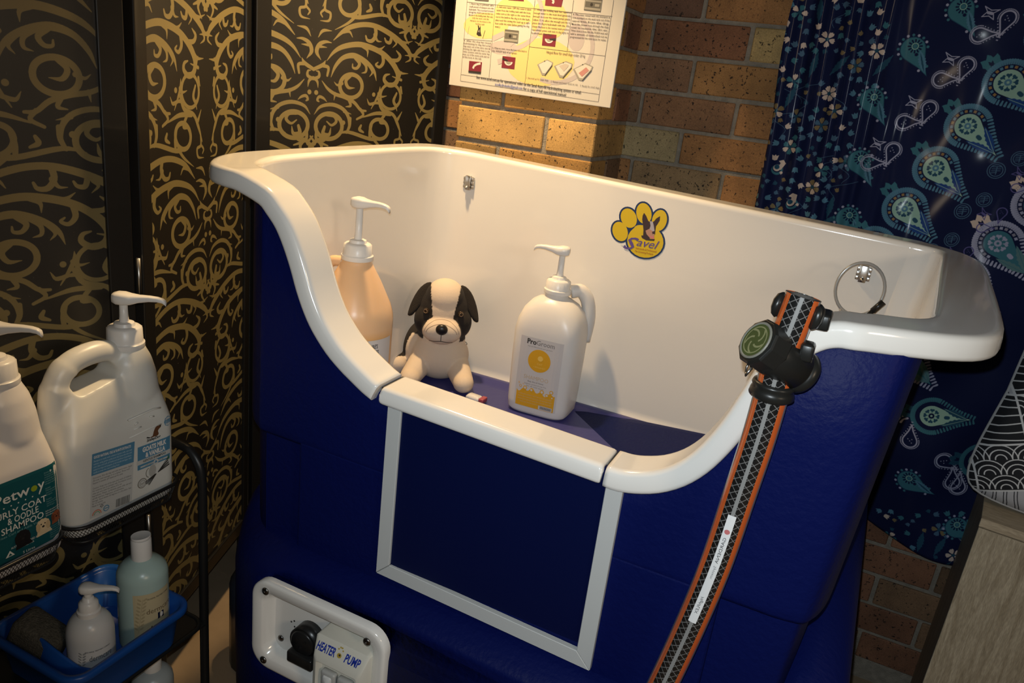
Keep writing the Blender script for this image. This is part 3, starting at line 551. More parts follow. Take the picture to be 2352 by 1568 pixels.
# paw sticker on the back wall (outlines in metres on the wall)
PAWS = [([(-0.4644,-0.2809),(-0.462,-0.2871),(-0.461,-0.2935),(-0.4616,-0.2996),(-0.4636,-0.305),(-0.467,-0.3094),(-0.4716,-0.3125),(-0.477,-0.314),(-0.4829,-0.3138),(-0.4888,-0.312),(-0.4944,-0.3086),(-0.4992,-0.3039),(-0.503,-0.2982),(-0.5055,-0.2919),(-0.5064,-0.2855),(-0.5058,-0.2793),(-0.5037,-0.2739),(-0.5002,-0.2695),(-0.4956,-0.2665),(-0.4902,-0.2651),(-0.4844,-0.2653),(-0.4785,-0.2672),(-0.473,-0.2706),(-0.4682,-0.2752)],[(-0.468,-0.2825),(-0.4659,-0.2878),(-0.465,-0.2932),(-0.4654,-0.2983),(-0.467,-0.3029),(-0.4697,-0.3065),(-0.4734,-0.309),(-0.4778,-0.3102),(-0.4826,-0.31),(-0.4875,-0.3084),(-0.4921,-0.3054),(-0.4961,-0.3014),(-0.4993,-0.2966),(-0.5015,-0.2913),(-0.5023,-0.2858),(-0.502,-0.2806),(-0.5003,-0.2761),(-0.4975,-0.2724),(-0.4938,-0.2699),(-0.4894,-0.2688),(-0.4846,-0.2691),(-0.4798,-0.2707),(-0.4752,-0.2737),(-0.4712,-0.2777)],1,2),([(-0.4503,-0.2475),(-0.4476,-0.2536),(-0.4463,-0.2599),(-0.4466,-0.266),(-0.4485,-0.2716),(-0.4518,-0.2761),(-0.4563,-0.2794),(-0.4617,-0.2812),(-0.4676,-0.2813),(-0.4737,-0.2798),(-0.4795,-0.2767),(-0.4846,-0.2723),(-0.4887,-0.2669),(-0.4915,-0.2607),(-0.4927,-0.2544),(-0.4923,-0.2482),(-0.4904,-0.2426),(-0.4871,-0.2381),(-0.4825,-0.2348),(-0.4771,-0.2331),(-0.4712,-0.2331),(-0.4651,-0.2346),(-0.4594,-0.2377),(-0.4543,-0.2421)],[(-0.4538,-0.2493),(-0.4514,-0.2544),(-0.4503,-0.2598),(-0.4505,-0.2649),(-0.4519,-0.2696),(-0.4546,-0.2734),(-0.4583,-0.2761),(-0.4627,-0.2775),(-0.4676,-0.2776),(-0.4726,-0.2762),(-0.4774,-0.2735),(-0.4817,-0.2697),(-0.4852,-0.2651),(-0.4875,-0.2599),(-0.4886,-0.2545),(-0.4884,-0.2493),(-0.487,-0.2446),(-0.4843,-0.2409),(-0.4806,-0.2382),(-0.4761,-0.2368),(-0.4712,-0.2368),(-0.4662,-0.2382),(-0.4614,-0.2409),(-0.4572,-0.2447)],1,2),([(-0.4181,-0.2355),(-0.4164,-0.2422),(-0.4162,-0.2488),(-0.4174,-0.2549),(-0.4201,-0.2601),(-0.4239,-0.264),(-0.4287,-0.2665),(-0.4341,-0.2672),(-0.4398,-0.2661),(-0.4454,-0.2634),(-0.4505,-0.2591),(-0.4547,-0.2536),(-0.4577,-0.2473),(-0.4594,-0.2406),(-0.4596,-0.2339),(-0.4583,-0.2278),(-0.4556,-0.2226),(-0.4517,-0.2187),(-0.4469,-0.2164),(-0.4415,-0.2157),(-0.4358,-0.2168),(-0.4303,-0.2196),(-0.4252,-0.2238),(-0.4211,-0.2293)],[(-0.4218,-0.2366),(-0.4203,-0.2423),(-0.42,-0.248),(-0.421,-0.2532),(-0.423,-0.2576),(-0.4261,-0.2609),(-0.43,-0.2629),(-0.4344,-0.2634),(-0.4391,-0.2624),(-0.4437,-0.26),(-0.4479,-0.2563),(-0.4514,-0.2516),(-0.454,-0.2462),(-0.4554,-0.2405),(-0.4557,-0.2348),(-0.4547,-0.2296),(-0.4526,-0.2251),(-0.4495,-0.2219),(-0.4456,-0.2199),(-0.4412,-0.2194),(-0.4365,-0.2204),(-0.432,-0.2229),(-0.4278,-0.2266),(-0.4243,-0.2312)],1,2),([(-0.3812,-0.2518),(-0.3823,-0.2586),(-0.3847,-0.2649),(-0.3883,-0.2701),(-0.3928,-0.274),(-0.3978,-0.2762),(-0.4031,-0.2767),(-0.4083,-0.2753),(-0.413,-0.2722),(-0.417,-0.2676),(-0.4198,-0.2618),(-0.4214,-0.2551),(-0.4216,-0.2482),(-0.4205,-0.2413),(-0.418,-0.2351),(-0.4144,-0.2299),(-0.4099,-0.2261),(-0.4049,-0.2239),(-0.3996,-0.2235),(-0.3944,-0.2249),(-0.3898,-0.228),(-0.3859,-0.2326),(-0.3831,-0.2384),(-0.3815,-0.2449)],[(-0.3851,-0.2515),(-0.386,-0.2574),(-0.388,-0.2627),(-0.3909,-0.2672),(-0.3945,-0.2706),(-0.3986,-0.2726),(-0.4029,-0.273),(-0.4071,-0.2718),(-0.4109,-0.2692),(-0.414,-0.2652),(-0.4163,-0.2602),(-0.4176,-0.2545),(-0.4177,-0.2485),(-0.4168,-0.2426),(-0.4147,-0.2373),(-0.4118,-0.2328),(-0.4082,-0.2295),(-0.4041,-0.2275),(-0.3998,-0.2272),(-0.3957,-0.2284),(-0.3919,-0.231),(-0.3888,-0.2349),(-0.3865,-0.2399),(-0.3852,-0.2455)],1,2),([(-0.3792,-0.2961),(-0.3795,-0.3063),(-0.3827,-0.3161),(-0.3886,-0.3249),(-0.397,-0.3321),(-0.4072,-0.3371),(-0.4185,-0.3396),(-0.4302,-0.3394),(-0.4416,-0.3365),(-0.4517,-0.3312),(-0.4598,-0.3236),(-0.4655,-0.3145),(-0.4682,-0.3043),(-0.4679,-0.2939),(-0.4645,-0.284),(-0.4583,-0.2752),(-0.4497,-0.2682),(-0.4394,-0.2633),(-0.428,-0.2611),(-0.4164,-0.2614),(-0.4053,-0.2644),(-0.3954,-0.2698),(-0.3875,-0.2772),(-0.382,-0.2862)],[(-0.3831,-0.2965),(-0.3833,-0.3057),(-0.3862,-0.3146),(-0.3917,-0.3226),(-0.3993,-0.329),(-0.4086,-0.3335),(-0.419,-0.3358),(-0.4297,-0.3357),(-0.44,-0.3331),(-0.4492,-0.3282),(-0.4566,-0.3214),(-0.4617,-0.3131),(-0.4642,-0.304),(-0.4639,-0.2946),(-0.4608,-0.2856),(-0.4552,-0.2776),(-0.4473,-0.2712),(-0.4379,-0.2669),(-0.4276,-0.2648),(-0.417,-0.2651),(-0.4068,-0.2678),(-0.3978,-0.2727),(-0.3906,-0.2794),(-0.3856,-0.2875)],1,2)]
STICKER = [([(-0.4789,-0.2746),(-0.4616,-0.2635),(-0.4505,-0.2509),(-0.4354,-0.2561),(-0.4189,-0.2558),(-0.4062,-0.2693),(-0.3933,-0.2721),(-0.402,-0.2816),(-0.4436,-0.2814),(-0.462,-0.3116),(-0.4659,-0.307)],0,1),([(-0.4271,-0.2744),(-0.4271,-0.2776),(-0.4286,-0.2808),(-0.4313,-0.2835),(-0.435,-0.2855),(-0.4394,-0.2866),(-0.4438,-0.2866),(-0.4479,-0.2856),(-0.4512,-0.2836),(-0.4533,-0.2809),(-0.454,-0.2777),(-0.4532,-0.2745),(-0.4511,-0.2715),(-0.4478,-0.2691),(-0.4437,-0.2676),(-0.4392,-0.267),(-0.4349,-0.2675),(-0.4312,-0.2691),(-0.4285,-0.2715),(-0.4271,-0.2744)],1,3),([(-0.4393,-0.2542),(-0.4397,-0.2463),(-0.4378,-0.2397),(-0.4316,-0.2456),(-0.4253,-0.255),(-0.4213,-0.2575),(-0.4245,-0.2673),(-0.4351,-0.2666)],5,4),([(-0.414,-0.2562),(-0.4086,-0.2467),(-0.4016,-0.2406),(-0.4004,-0.2498),(-0.4043,-0.2597),(-0.4076,-0.2662)],5,4),([(-0.4354,-0.2654),(-0.4269,-0.2572),(-0.4136,-0.2548),(-0.4061,-0.264),(-0.4057,-0.2744),(-0.4049,-0.2809),(-0.4135,-0.2917),(-0.4305,-0.2896),(-0.4321,-0.2767)],5,4),([(-0.4218,-0.255),(-0.415,-0.2551),(-0.4116,-0.2624),(-0.407,-0.2747),(-0.4115,-0.2821),(-0.4195,-0.2743),(-0.4182,-0.2649)],6,5),([(-0.4272,-0.2771),(-0.4201,-0.2718),(-0.4065,-0.2772),(-0.4061,-0.2877),(-0.4135,-0.2917),(-0.4234,-0.2843)],7,5),([(-0.4127,-0.277),(-0.406,-0.2732),(-0.4055,-0.2797),(-0.4102,-0.2818)],5,5),([(-0.4208,-0.2838),(-0.4146,-0.2866),(-0.406,-0.285),(-0.4052,-0.2915),(-0.4121,-0.2915)],8,6),([(-0.4348,-0.2891),(-0.4242,-0.2871),(-0.4132,-0.293),(-0.4033,-0.2911),(-0.4044,-0.2953),(-0.4219,-0.2973),(-0.4323,-0.2939)],5,6),([(-0.4778,-0.3173),(-0.4677,-0.3113),(-0.4652,-0.3162),(-0.473,-0.3197)],2,1)]
STXT = {'S': (-0.4704,-0.3246),'avel': (-0.4413,-0.313),'l1': (-0.4417,-0.3204),'l2': (-0.4416,-0.3271),'rot': 0.022}
kS = 1.6385 / 1.605
fS = lambda a, b, h: (a, YW(b, a) - h - .0006, b)
def sx(p): return STK(p)
pr = Print()
for e in (PAWS): pr.poly(e[0], 0, 0); 
for e in (PAWS): pr.poly(e[1], e[2], e[3])
for pts, ci, ly in STICKER: pr.poly(pts, ci, ly)
r0 = STXT['rot']
pr.text('S', *STXT['S'], .040, 3, 7, 'l', .033, .35, .012, r0); pr.text('avel', *STXT['avel'], .026, 3, 7, 'l', .050, .35, .004, r0)
pr.text('Hydrobaths & Professional', *STXT['l1'], .0062, 4, 7, 'l', .047, 0, .004, r0); pr.text('Pet Grooming Products', *STXT['l2'], .0062, 4, 7, 'l', .041, 0, .004, r0)
pr.build('paw_sticker', fS, [INK('navy', (22, 48, 92)), INK('sticker_yellow', (206, 176, 30)), INK('white', (225, 220, 214)), INK('violet', (92, 74, 138)), INK('rust', (150, 70, 40)), INK('dark_brown', (58, 42, 44)), INK('dog_grey', (170, 165, 175)), INK('tan', (176, 134, 116)), INK('pink', (196, 120, 120))], bath, cut=.03, label='yellow and navy paw print sticker with a dog head')

# recessed control panel low on the tank
panel = obj('control_panel', MB(), WHITE, bath)
def panel_mesh():
    m = MB(); cx, cz, w, h = -.625, -.892, .262, .172; P = lambda pts, y: [(cx + p[0], y, cz + p[1]) for p in pts]
    m.loft([P(rrect(w, h, .036, 8), .828), P(rrect(w, h, .036, 8), .815), P(rrect(w - .005, h - .005, .034, 8), .8125), P(rrect(w - .012, h - .012, .031, 8), .812), P(rrect(w - .040, h - .040, .022, 8), .813), P(rrect(w - .046, h - .046, .021, 8), .816), P(rrect(w - .058, h - .058, .020, 8), .838)], 0, True, False, True)
    return m
pm = panel_mesh(); me = bpy.data.meshes.new('control_panel'); o0 = ORG[bath.name]
me.from_pydata([(v[0] - o0[0], v[1] - o0[1], v[2] - o0[2]) for v in pm.v], [], pm.f); me.polygons.foreach_set('use_smooth', [True] * len(pm.f)); me.materials.append(WHITE)
bm = bmesh.new(); bm.from_mesh(me); bmesh.ops.recalc_face_normals(bm, faces=bm.faces); bm.to_mesh(me); bm.free(); me.set_sharp_from_angle(angle=math.radians(50))
panel.data = me; panel['label'] = 'white recessed control panel with switches'
for x, z in ((-.726, -.824), (-.527, -.830), (-.728, -.962), (-.520, -.965)):
    m = MB(); m.sphere((x, .8115, z), (.0068, .0032, .0068), 0, 16, 8); m.tube([(x, .8088, z), (x, .8078, z)], .0022, 6, 0); obj('screw', m, mat('screw_steel', (.18, .17, .16), .3, 1.0), panel)
for x, z in ((-.706, -.830), (-.713, -.928)):
    m = MB(); m.sphere((x, .836, z), (.006, .003, .006), 0, 14, 8); obj('screw', m, MATS['screw_steel'], panel)
m = MB()
for x, z in ((-.693, -.886), (-.687, -.882), (-.686, -.893)): m.tube([(x, .8378, z), (x, .8372, z)], .0016, 8)
obj('vent_hole', m, RUBBER, panel)
m = MB(); m.tube([(-.650, .838, -.893), (-.650, .815, -.893)], .0265, 32); m.tube([(-.650, .815, -.893), (-.650, .811, -.893)], [.0245, .020], 32); m.box((-.674, .804, -.932), (-.624, .832, -.911), 0, .003)
for a in (0.5, 2.6, 4.7): m.box((-.650 + .009 * math.cos(a) - .002, .809, -.890 + .009 * math.sin(a) - .002), (-.650 + .009 * math.cos(a) + .002, .8112, -.890 + .009 * math.sin(a) + .002))
obj('power_inlet', m, mat('black_plastic', (.014, .014, .014), .3), panel, label='round black power inlet with a plug')
CREAM = mat('cream_plastic', (.66, .64, .56), .35)
m = MB(); cx, cz = -.566, -.905; P = lambda pts, y, dz=0: [(cx + p[0], y, cz + dz + p[1]) for p in pts]
m.loft([P(rrect(.100, .112, .006, 4), .838), P(rrect(.100, .112, .006, 4), .806), P(rrect(.088, .082, .006, 4), .792, -.012), P(rrect(.076, .066, .004, 4), .790, -.014), P(rrect(.066, .052, .003, 4), .800, -.015)], 0, True, False, True)
sw = sharp(obj('switch_box', m, CREAM, panel, label='cream switch box for heater and pump'), 40)
for dx in (-.0155, .0155):
    m = MB(); m.loft([[(cx + dx + p[0], y, cz - .016 + p[1]) for p in rrect(w, h, .004, 4)] for w, h, y in ((.027, .041, .800), (.027, .041, .7925), (.022, .036, .7905))], 0, True, True, True)
    m.loft([[(cx + dx + p[0], y, cz - .016 + p[1]) for p in rrect(w, h, .003, 4)] for w, h, y in ((.016, .028, .7905), (.014, .025, .788))], 1, True, False, True)
    obj('rocker_switch', m, [mat('switch_cover', (.42, .42, .40), .25), mat('switch_pale', (.66, .66, .64), .25)], sw) if False else obj('rocker_switch', m, [mat('switch_cover', (.42, .42, .40), .25), mat('switch_pale', (.66, .66, .64), .25)], panel)
# slanted upper face carries the lettering
def fB(a, b, h):
    t = (b + .0) ; z0, y0, z1, y1 = cz + .029, .792, cz + .056, .806
    z = z0 + (z1 - z0) * b; y = y0 + (y1 - y0) * b; nl = math.hypot(z1 - z0, y1 - y0)
    return (cx + a, y - h * (z1 - z0) / nl, z + h * (y1 - y0) / nl)
pr = Print()
pr.text('HEATER', -.043, .24, .62, 0, 1, 'l', .035, .25, .03); pr.text('PUMP', .010, .24, .62, 0, 1, 'l', .029, .25, .03)
for a, b, r in ((0, .42, .0042), (-.004, .72, .0014), (-.0013, .82, .0015), (.0017, .82, .0015), (.0042, .70, .0014)): pr.poly(circ(a, b, r, r * 30), 1, 1)
pr.poly(circ(.0005, .44, .0018, .055), 2, 2)
pr.build('lettering', fB, [INK('blue_letter', (28, 50, 150)), INK('gold_emblem', (176, 150, 60)), INK('dark_brown', (58, 42, 44))], panel)
# drain elbow at the left foot
mb = MB(); mb.tube([(-1.02, 1.22, -1.10), (-1.06, 1.20, -1.13), (-1.085, 1.19, -1.19), (-1.085, 1.19, FLOOR + .01)], [.05, .062, .066, .066], 18)
mb.tube([(-.94, 1.24, -1.09), (-1.02, 1.22, -1.10)], .05, 18); obj('drain_elbow', mb, mat('slate_plastic', (.030, .040, .065), .3), bath)

# ------------------------------------------------------------------ hose with black tee valve
hose = thing('water_hose', (-.05, .842, -.42), 'orange and black striped water hose with a black valve, hanging before the bath', 'hose')
HP = crom([(-.040, .846, -.178), (-.045, .842, -.220), (-.0485, .841, -.248), (-.0475, .842, -.280), (-.0495, .842, -.342), (-.055, .842, -.417), (-.0625, .842, -.514), (-.075, .842, -.608), (-.092, .842, -.711), (-.118, .835, -.85), (-.16, .80, -1.05), (-.22, .74, -1.22), (-.32, .70, FLOOR + .021), (-.5, .66, FLOOR + .020)], 8)
HR = .0188
def hose_frames():
    out = []
    for i, p in enumerate(HP):
        t = (Vector(HP[min(i + 1, len(HP) - 1)]) - Vector(HP[max(i - 1, 0)])).normalized()
        f = Vector((.05, -.86, .34)); f = (f - t * f.dot(t)).normalized(); out.append((Vector(p), t, f, t.cross(f)))
    return out
HF = hose_frames()
HS = [0.0]
for a, b in zip(HP, HP[1:]): HS.append(HS[-1] + (Vector(b) - Vector(a)).length)
def hose_pt(s_, ang, h):
    i = min(max(int(np.searchsorted(HS, s_)) - 1, 0), len(HP) - 2); t = (s_ - HS[i]) / (HS[i + 1] - HS[i])
    c = HF[i][0].lerp(HF[i + 1][0], t); f = HF[i][2].lerp(HF[i + 1][2], t); w = HF[i][3].lerp(HF[i + 1][3], t)
    r = HR + h; return tuple(c + f * (r * math.cos(ang)) + w * (r * math.sin(ang)))
def thread_mat():
    m = mat('hose_black_braid', (.012, .012, .012), .22, coat=.6); nt = m.node_tree; b = nt.nodes['Principled BSDF']; L = nt.links.new
    uv = nt.nodes.new('ShaderNodeUVMap'); cov = None
    for sgn in (1, -1):
        mp = nt.nodes.new('ShaderNodeMapping'); mp.inputs['Rotation'].default_value = (0, 0, 0.72 * sgn); L(uv.outputs[0], mp.inputs[0])
        wv = nt.nodes.new('ShaderNodeTexWave'); wv.inputs['Scale'].default_value = 1.0; wv.wave_profile = 'SAW'; L(mp.outputs[0], wv.inputs[0])
        r = nt.nodes.new('ShaderNodeMath'); r.operation = 'GREATER_THAN'; r.inputs[1].default_value = 0.88; L(wv.outputs['Fac'], r.inputs[0])
        if cov is None: cov = r
        else:
            mxx = nt.nodes.new('ShaderNodeMath'); mxx.operation = 'MAXIMUM'; L(cov.outputs[0], mxx.inputs[0]); L(r.outputs[0], mxx.inputs[1]); cov = mxx
    mx = nt.nodes.new('ShaderNodeMix'); mx.data_type = 'RGBA'; L(cov.outputs[0], mx.inputs[0]); mx.inputs[6].default_value = (.010, .010, .010, 1); mx.inputs[7].default_value = (.16, .155, .15, 1)
    L(mx.outputs[2], b.inputs['Base Color']); return m
HM = [mat('hose_clear_edge', (.16, .155, .15), .18, coat=.6), mat('hose_orange', (.52, .10, .022), .22, coat=.6), thread_mat(), mat('hose_grey_line', (.24, .24, .235), .25, coat=.6)]
NA = 56; vs = []; fs = []; fm = []; uvs = []
for i in range(len(HP)):
    for k in range(NA): vs.append(hose_pt(HS[i], 2 * pi * k / NA + 1e-4, 0) if i < len(HP) - 1 else tuple(HF[i][0] + HF[i][2] * (HR * math.cos(2 * pi * k / NA)) + HF[i][3] * (HR * math.sin(2 * pi * k / NA))))
for i in range(len(HP) - 1):
    for k in range(NA):
        k2 = (k + 1) % NA; fs.append([i * NA + k, i * NA + k2, (i + 1) * NA + k2, (i + 1) * NA + k])
        a = abs(((k + .5) / NA * 360 + 180) % 360 - 180)
        fm.append(3 if a < 9.5 else 2 if a < 36 else 1 if a < 62 else 0 if a < 118 else 1 if a < 150 else 2)
        s0, s1 = HS[i] * 44, HS[i + 1] * 44; a0, a1 = k / NA * 2 * pi * HR * 44, (k + 1) / NA * 2 * pi * HR * 44
        uvs += [(s0, a0), (s0, a1), (s1, a1), (s1, a0)]
mb = MB(); mb.v = vs; mb.f = fs; mb.m = fm; mb.sm = [True] * len(fs)
tube_o = obj('hose_tube', mb, HM, hose, fix=False)
uvl = tube_o.data.uv_layers.new(name='UVMap')
for q, u in zip(uvl.data, uvs): q.uv = u
mb = MB(); mb.add([hose_pt(.0005, 2 * pi * k / 24, -.0001) for k in range(24)] + [hose_pt(.0005, 2 * pi * k / 24, -.006) for k in range(24)] + [hose_pt(.02, 2 * pi * k / 24, -.006) for k in range(24)],
    [[k, (k + 1) % 24, 24 + (k + 1) % 24, 24 + k] for k in range(24)] + [[24 + k, 24 + (k + 1) % 24, 48 + (k + 1) % 24, 48 + k] for k in range(24)] + [[48 + k for k in range(24)]])
obj('cut_end', mb, mat('hose_bore', (.10, .095, .09), .4), hose)
pr = Print(.00012, .00025)
fH = lambda a, b, h: hose_pt(a, b / HR, h)
S0, S1 = .262, .418
n = 14
for k in range(n):
    a, b = S0 + (S1 - S0) * k / n, S0 + (S1 - S0) * (k + 1) / n
    pr.rect(a, -.0048, b, .0048, 0, 0)
pr.text('GARDENA', .292, -.0016, .0052, 1, 2, 'l', .036, .1); pr.text('System', .332, -.0013, .0042, 2, 2, 'l', .018); pr.poly(circ(.284, 0, .0032, .0032, 12), 3, 2); pr.text('HighFLEX', .378, -.0016, .005, 1, 2, 'l', .026, .2)
lab = pr.build('print_strip', fH, [INK('strip_white', (222, 222, 222), .25), INK('dark_ink', (60, 60, 62)), INK('mid_ink', (120, 120, 122)), INK('pink_ink', (190, 110, 110))], hose, label='white printed strip on the hose', cut=.0022)
BP = mat('black_valve_plastic', (.013, .013, .012), .33)
kd = (Vector((.08, -.957, .273)) * .42 + (-right * .74 + up * .50)).normalized(); bar = -kd      # barrel direction (towards the lower right)
VC = Vector((-.0485, .836, -.247)); bu = bar.orthogonal().normalized(); bv = bar.cross(bu)
BM = Matrix(((bu.x, bv.x, bar.x, VC.x), (bu.y, bv.y, bar.y, VC.y), (bu.z, bv.z, bar.z, VC.z), (0, 0, 0, 1)))
mb = MB(); mb.lathe([(.0235, -.018), (.0245, -.016), (.0245, .026), (.0235, .0265), (.0235, .028), (.0245, .0285), (.0245, .037), (.0225, .040), (.016, .041)], 36, 0, BM)
obj('valve_body', mb, BP, hose)
KC = VC + bar * -.028 + up * .002; ku = kd.orthogonal().normalized(); kv = kd.cross(ku)
KM = Matrix(((ku.x, kv.x, kd.x, KC.x), (ku.y, kv.y, kd.y, KC.y), (ku.z, kv.z, kd.z, KC.z), (0, 0, 0, 1)))
mb = MB(); n8 = [[(r * math.cos(2 * pi * (k + .5) / 10), r * math.sin(2 * pi * (k + .5) / 10), z) for k in range(10)] for r, z in ((.024, -.020), (.027, -.016), (.027, .004), (.0255, .007))]
mb.loft(n8, 0, True, True, True, KM, False)
kn = bevel(obj('valve_cap', mb, BP, hose), .0012)
mb = MB(); mb.lathe([(.0205, .0068), (.0215, .0075), (.0215, .0092), (.0195, .0094), (.0190, .0084)], 32, 0, KM, False, True); obj('emblem_ring', mb, mat('emblem_grey', (.20, .20, .17), .4), kn)
pr = Print(); pr.poly(circ(0, 0, .0188, .0188, 32), 0, 0)
for k in range(5):
    a = 1.0 + k * 1.25; pr.pline([(.005 * math.cos(a + .3 * j) * (1 + .5 * j), .005 * math.sin(a + .3 * j) * (1 + .5 * j)) for j in range(5)], .0022, 1, 1)
pr.pline(circ(0, 0, .0155, .0155, 28) + [(.0155, 0)], .0014, 1, 1)
pr.build('emblem', lambda a, b, h: tuple(KM @ Vector((a, b, .0086 + h))), [INK('moss', (66, 78, 40)), INK('emblem_olive', (128, 130, 92))], kn)
for cz, r in ((.062, .0215), (.104, .0225)):      # collars where the hose enters the valve
    i = int(np.searchsorted(HS, cz)); p, t, f, w = HF[i]
    M_ = Matrix(((f.x, w.x, t.x, p.x), (f.y, w.y, t.y, p.y), (f.z, w.z, t.z, p.z), (0, 0, 0, 1)))
    m = MB(); m.lathe([(HR + .0002, -.010), (r, -.009), (r + .001, -.006), (r - .001, -.004), (r + .001, 0), (r + .002, .006), (r - .003, .010)], 28, 0, M_, False, False); obj('collar', m, BP, hose)
m = MB(); m.box((-.030, .826, -.243), (-.016, .846, -.223), 0, .003); m.box((-.024, .836, -.262), (-.015, .852, -.240), 0, .002); obj('latch', m, BP, hose)
ss = MB(); ss.tube([(-.078, .846, -.262), (-.074, .842, -.268), (-.078, .838, -.276), (-.080, .846, -.270)], .0018, 8, closed=True); obj('metal_clip', ss, CHROME, hose)
m = MB()                                             # C-clip holding the hose end to the rim
i = 3; p, t, f, w = HF[i]
arc = [tuple(p + (f * math.cos(a) + w * math.sin(a)) * .0215) for a in np.linspace(1.15, 2 * pi - 1.0, 20)]
m.tube(arc, .006, 10, up=tuple(t), flat=2.2); m.box((-.030, .850, -.212), (-.008, .884, -.194), 0, .003)
obj('hose_clip', m, BP, hose)

# ------------------------------------------------------------------ wire tether loop
mb = MB(); R0 = Vector((.0205, 1.585, -.2985))
loop_pts = [(R0.x + .0425 * math.cos(a), R0.y + .008 * math.sin(a * 1.0 + .6), R0.z + .050 * math.sin(a)) for a in np.linspace(-2.15, pi + 1.45 - .35 + .35, 40)]
mb.tube(loop_pts, .0032, 10); mb.tube([loop_pts[0], tuple(Vector(loop_pts[0]) + Vector((.004, -.01, -.06)))], .0032, 10)
ln = obj('tether_cable', mb, mat('cable_clear_coat', (.34, .34, .33), .18, .15, coat=.8), label='looped clear-coated steel tether cable inside the right end of the bath', category='cable')
mb = MB(); e = Vector(loop_pts[0]); 
mb2 = MB(); mb2.tube([(.066, 1.578, -.312), (.052, 1.575, -.333)], .0062, 14); mb2.tube([(.052, 1.575, -.333), (.036, 1.574, -.36)], .0045, 12)
obj('crimp_sleeve', mb2, BP, ln)

# ------------------------------------------------------------------ bottles
PUMPW = mat('pump_white', (.78, .76, .73), .32)
def pump(parent, c, ang, r_cap=.027, h_cap=.034, stem=.058, noz=.066, mtl=PUMPW, hs=1.0, lift=0.0):
    """screw cap, collar, stem and spout; c = centre of the cap's foot; ang = spout heading"""
    x, y, z = c
    m = MB(); n = 40; T = Matrix.Translation((x, y, z))
    rings = []
    for rr, zz, kn_ in ((r_cap + .0025, 0, 0), (r_cap + .003, .002, 0), (r_cap + .003, .008, 0), (r_cap + .0005, .0095, 0), (r_cap, .011, 1), (r_cap - .0008, h_cap - .003, 1), (r_cap - .004, h_cap, 0), (r_cap * .62, h_cap + .001, 0), (r_cap * .56, h_cap + .006, 0), (r_cap * .40, h_cap + .0075, 0)):
        rings.append([((rr + kn_ * (.0006 if k % 2 else -.0003)) * math.cos(2 * pi * k / n), (rr + kn_ * (.0006 if k % 2 else -.0003)) * math.sin(2 * pi * k / n), zz) for k in range(n)])
    m.loft(rings, 0, True, True, True, T); cp = sharp(obj('cap', m, mtl, parent), 50)
    m = MB(); zt = h_cap + .007; m.lathe([(.0078 * hs, zt - .004), (.0075 * hs, zt + .004), (.0068 * hs, zt + .010), (.0062 * hs, zt + stem)], 18, 0, T); obj('stem', m, mtl, parent)
    d = Vector((math.cos(ang), math.sin(ang), 0)); q = Vector((-d.y, d.x, 0)); zc = z + zt + stem
    secs = []
    for a, w, lo, hi in ((-.016, .004, .002, .010), (-.0145, .0105, -.003, .0125), (-.008, .0145, -.0055, .0145), (.002, .015, -.006, .0145), (.012, .0125, -.005, .0125), (.024, .0085, -.001, .0115), (.040, .0068, .002, .0115), (.052, .006, .0025, .0105), (.060, .0052, .001, .0085), (.064, .0045, -.002, .006), (.0655, .003, -.0045, .002)):
        sc = noz / .066; C = Vector((x, y, zc)) + d * (a * sc)
        secs.append([tuple(C + q * (w * hs * p[0]) + Vector((0, 0, ((lo + hi) / 2 + (hi - lo) / 2 * p[1]) * hs))) for p in [(math.copysign(abs(math.cos(t)) ** .6, math.cos(t)), math.copysign(abs(math.sin(t)) ** .6, math.sin(t))) for t in (2 * pi * k / 16 for k in range(16))]])
    m = MB(); m.loft(secs, 0, True, True, True); obj('pump_head', m, mtl, parent)
def sellipse(cx, cy, w, d, z, e=.45, n=44, yaw=0.0):
    out = []
    for k in range(n):
        t = 2 * pi * k / n; a = math.copysign(abs(math.cos(t)) ** e, math.cos(t)) * w / 2; b = math.copysign(abs(math.sin(t)) ** e, math.sin(t)) * d / 2
        out.append((cx + a * math.cos(yaw) - b * math.sin(yaw), cy + a * math.sin(yaw) + b * math.cos(yaw), z))
    return out
# tall white shampoo bottle standing in the tub
MILKY = mat('milky_plastic', (.74, .71, .68), .32, sss=.25)
pg = thing('shampoo_bottle', (-.553, 1.495, -.687), 'tall milky white pump bottle with a yellow and white label standing in the tub', 'bottle')
mb = MB(); B0 = (-.553, 1.493); yw = .06
mb.loft([sellipse(*B0, w, d, z, e, yaw=yw) for w, d, z, e in ((.110, .085, -.687, .5), (.128, .100, -.685, .45), (.138, .108, -.678, .42), (.141, .110, -.66, .42), (.146, .114, -.56, .42), (.148, .115, -.50, .45), (.142, .111, -.478, .52), (.126, .100, -.455, .62), (.100, .082, -.438, .75), (.070, .062, -.4285, .9), (.050, .050, -.4245, 1), (.048, .048, -.416, 1))], 0, True, True, True)
mb.tube(crom([(-.532, 1.520, -.415), (-.514, 1.532, -.412), (-.498, 1.538, -.432), (-.490, 1.538, -.470), (-.492, 1.534, -.52)], 5), .0150, 12)
obj('bottle_body', mb, MILKY, pg)
pump(pg, (-.553, 1.493, -.417), pi + .25, .0262, .030, .050, .062)
def stick(bv, org_fn, d):
    d = Vector(d).normalized()
    def f(a, b, h):
        o = Vector(org_fn(a, b)); hit = bv.ray_cast(o, d)
        return tuple((hit[0] if hit[0] else o + d * .15) - d * (h + .0003))
    return f
pgb = bvh_of([o for o in pg.children if o.name.startswith('bottle_body')][0], ORG[pg.name])
fP = stick(pgb, lambda a, b: (B0[0] + a * math.cos(yw) + .15 * math.sin(yw), B0[1] + a * math.sin(yw) - .15 * math.cos(yw), b), (-math.sin(yw), math.cos(yw), 0))
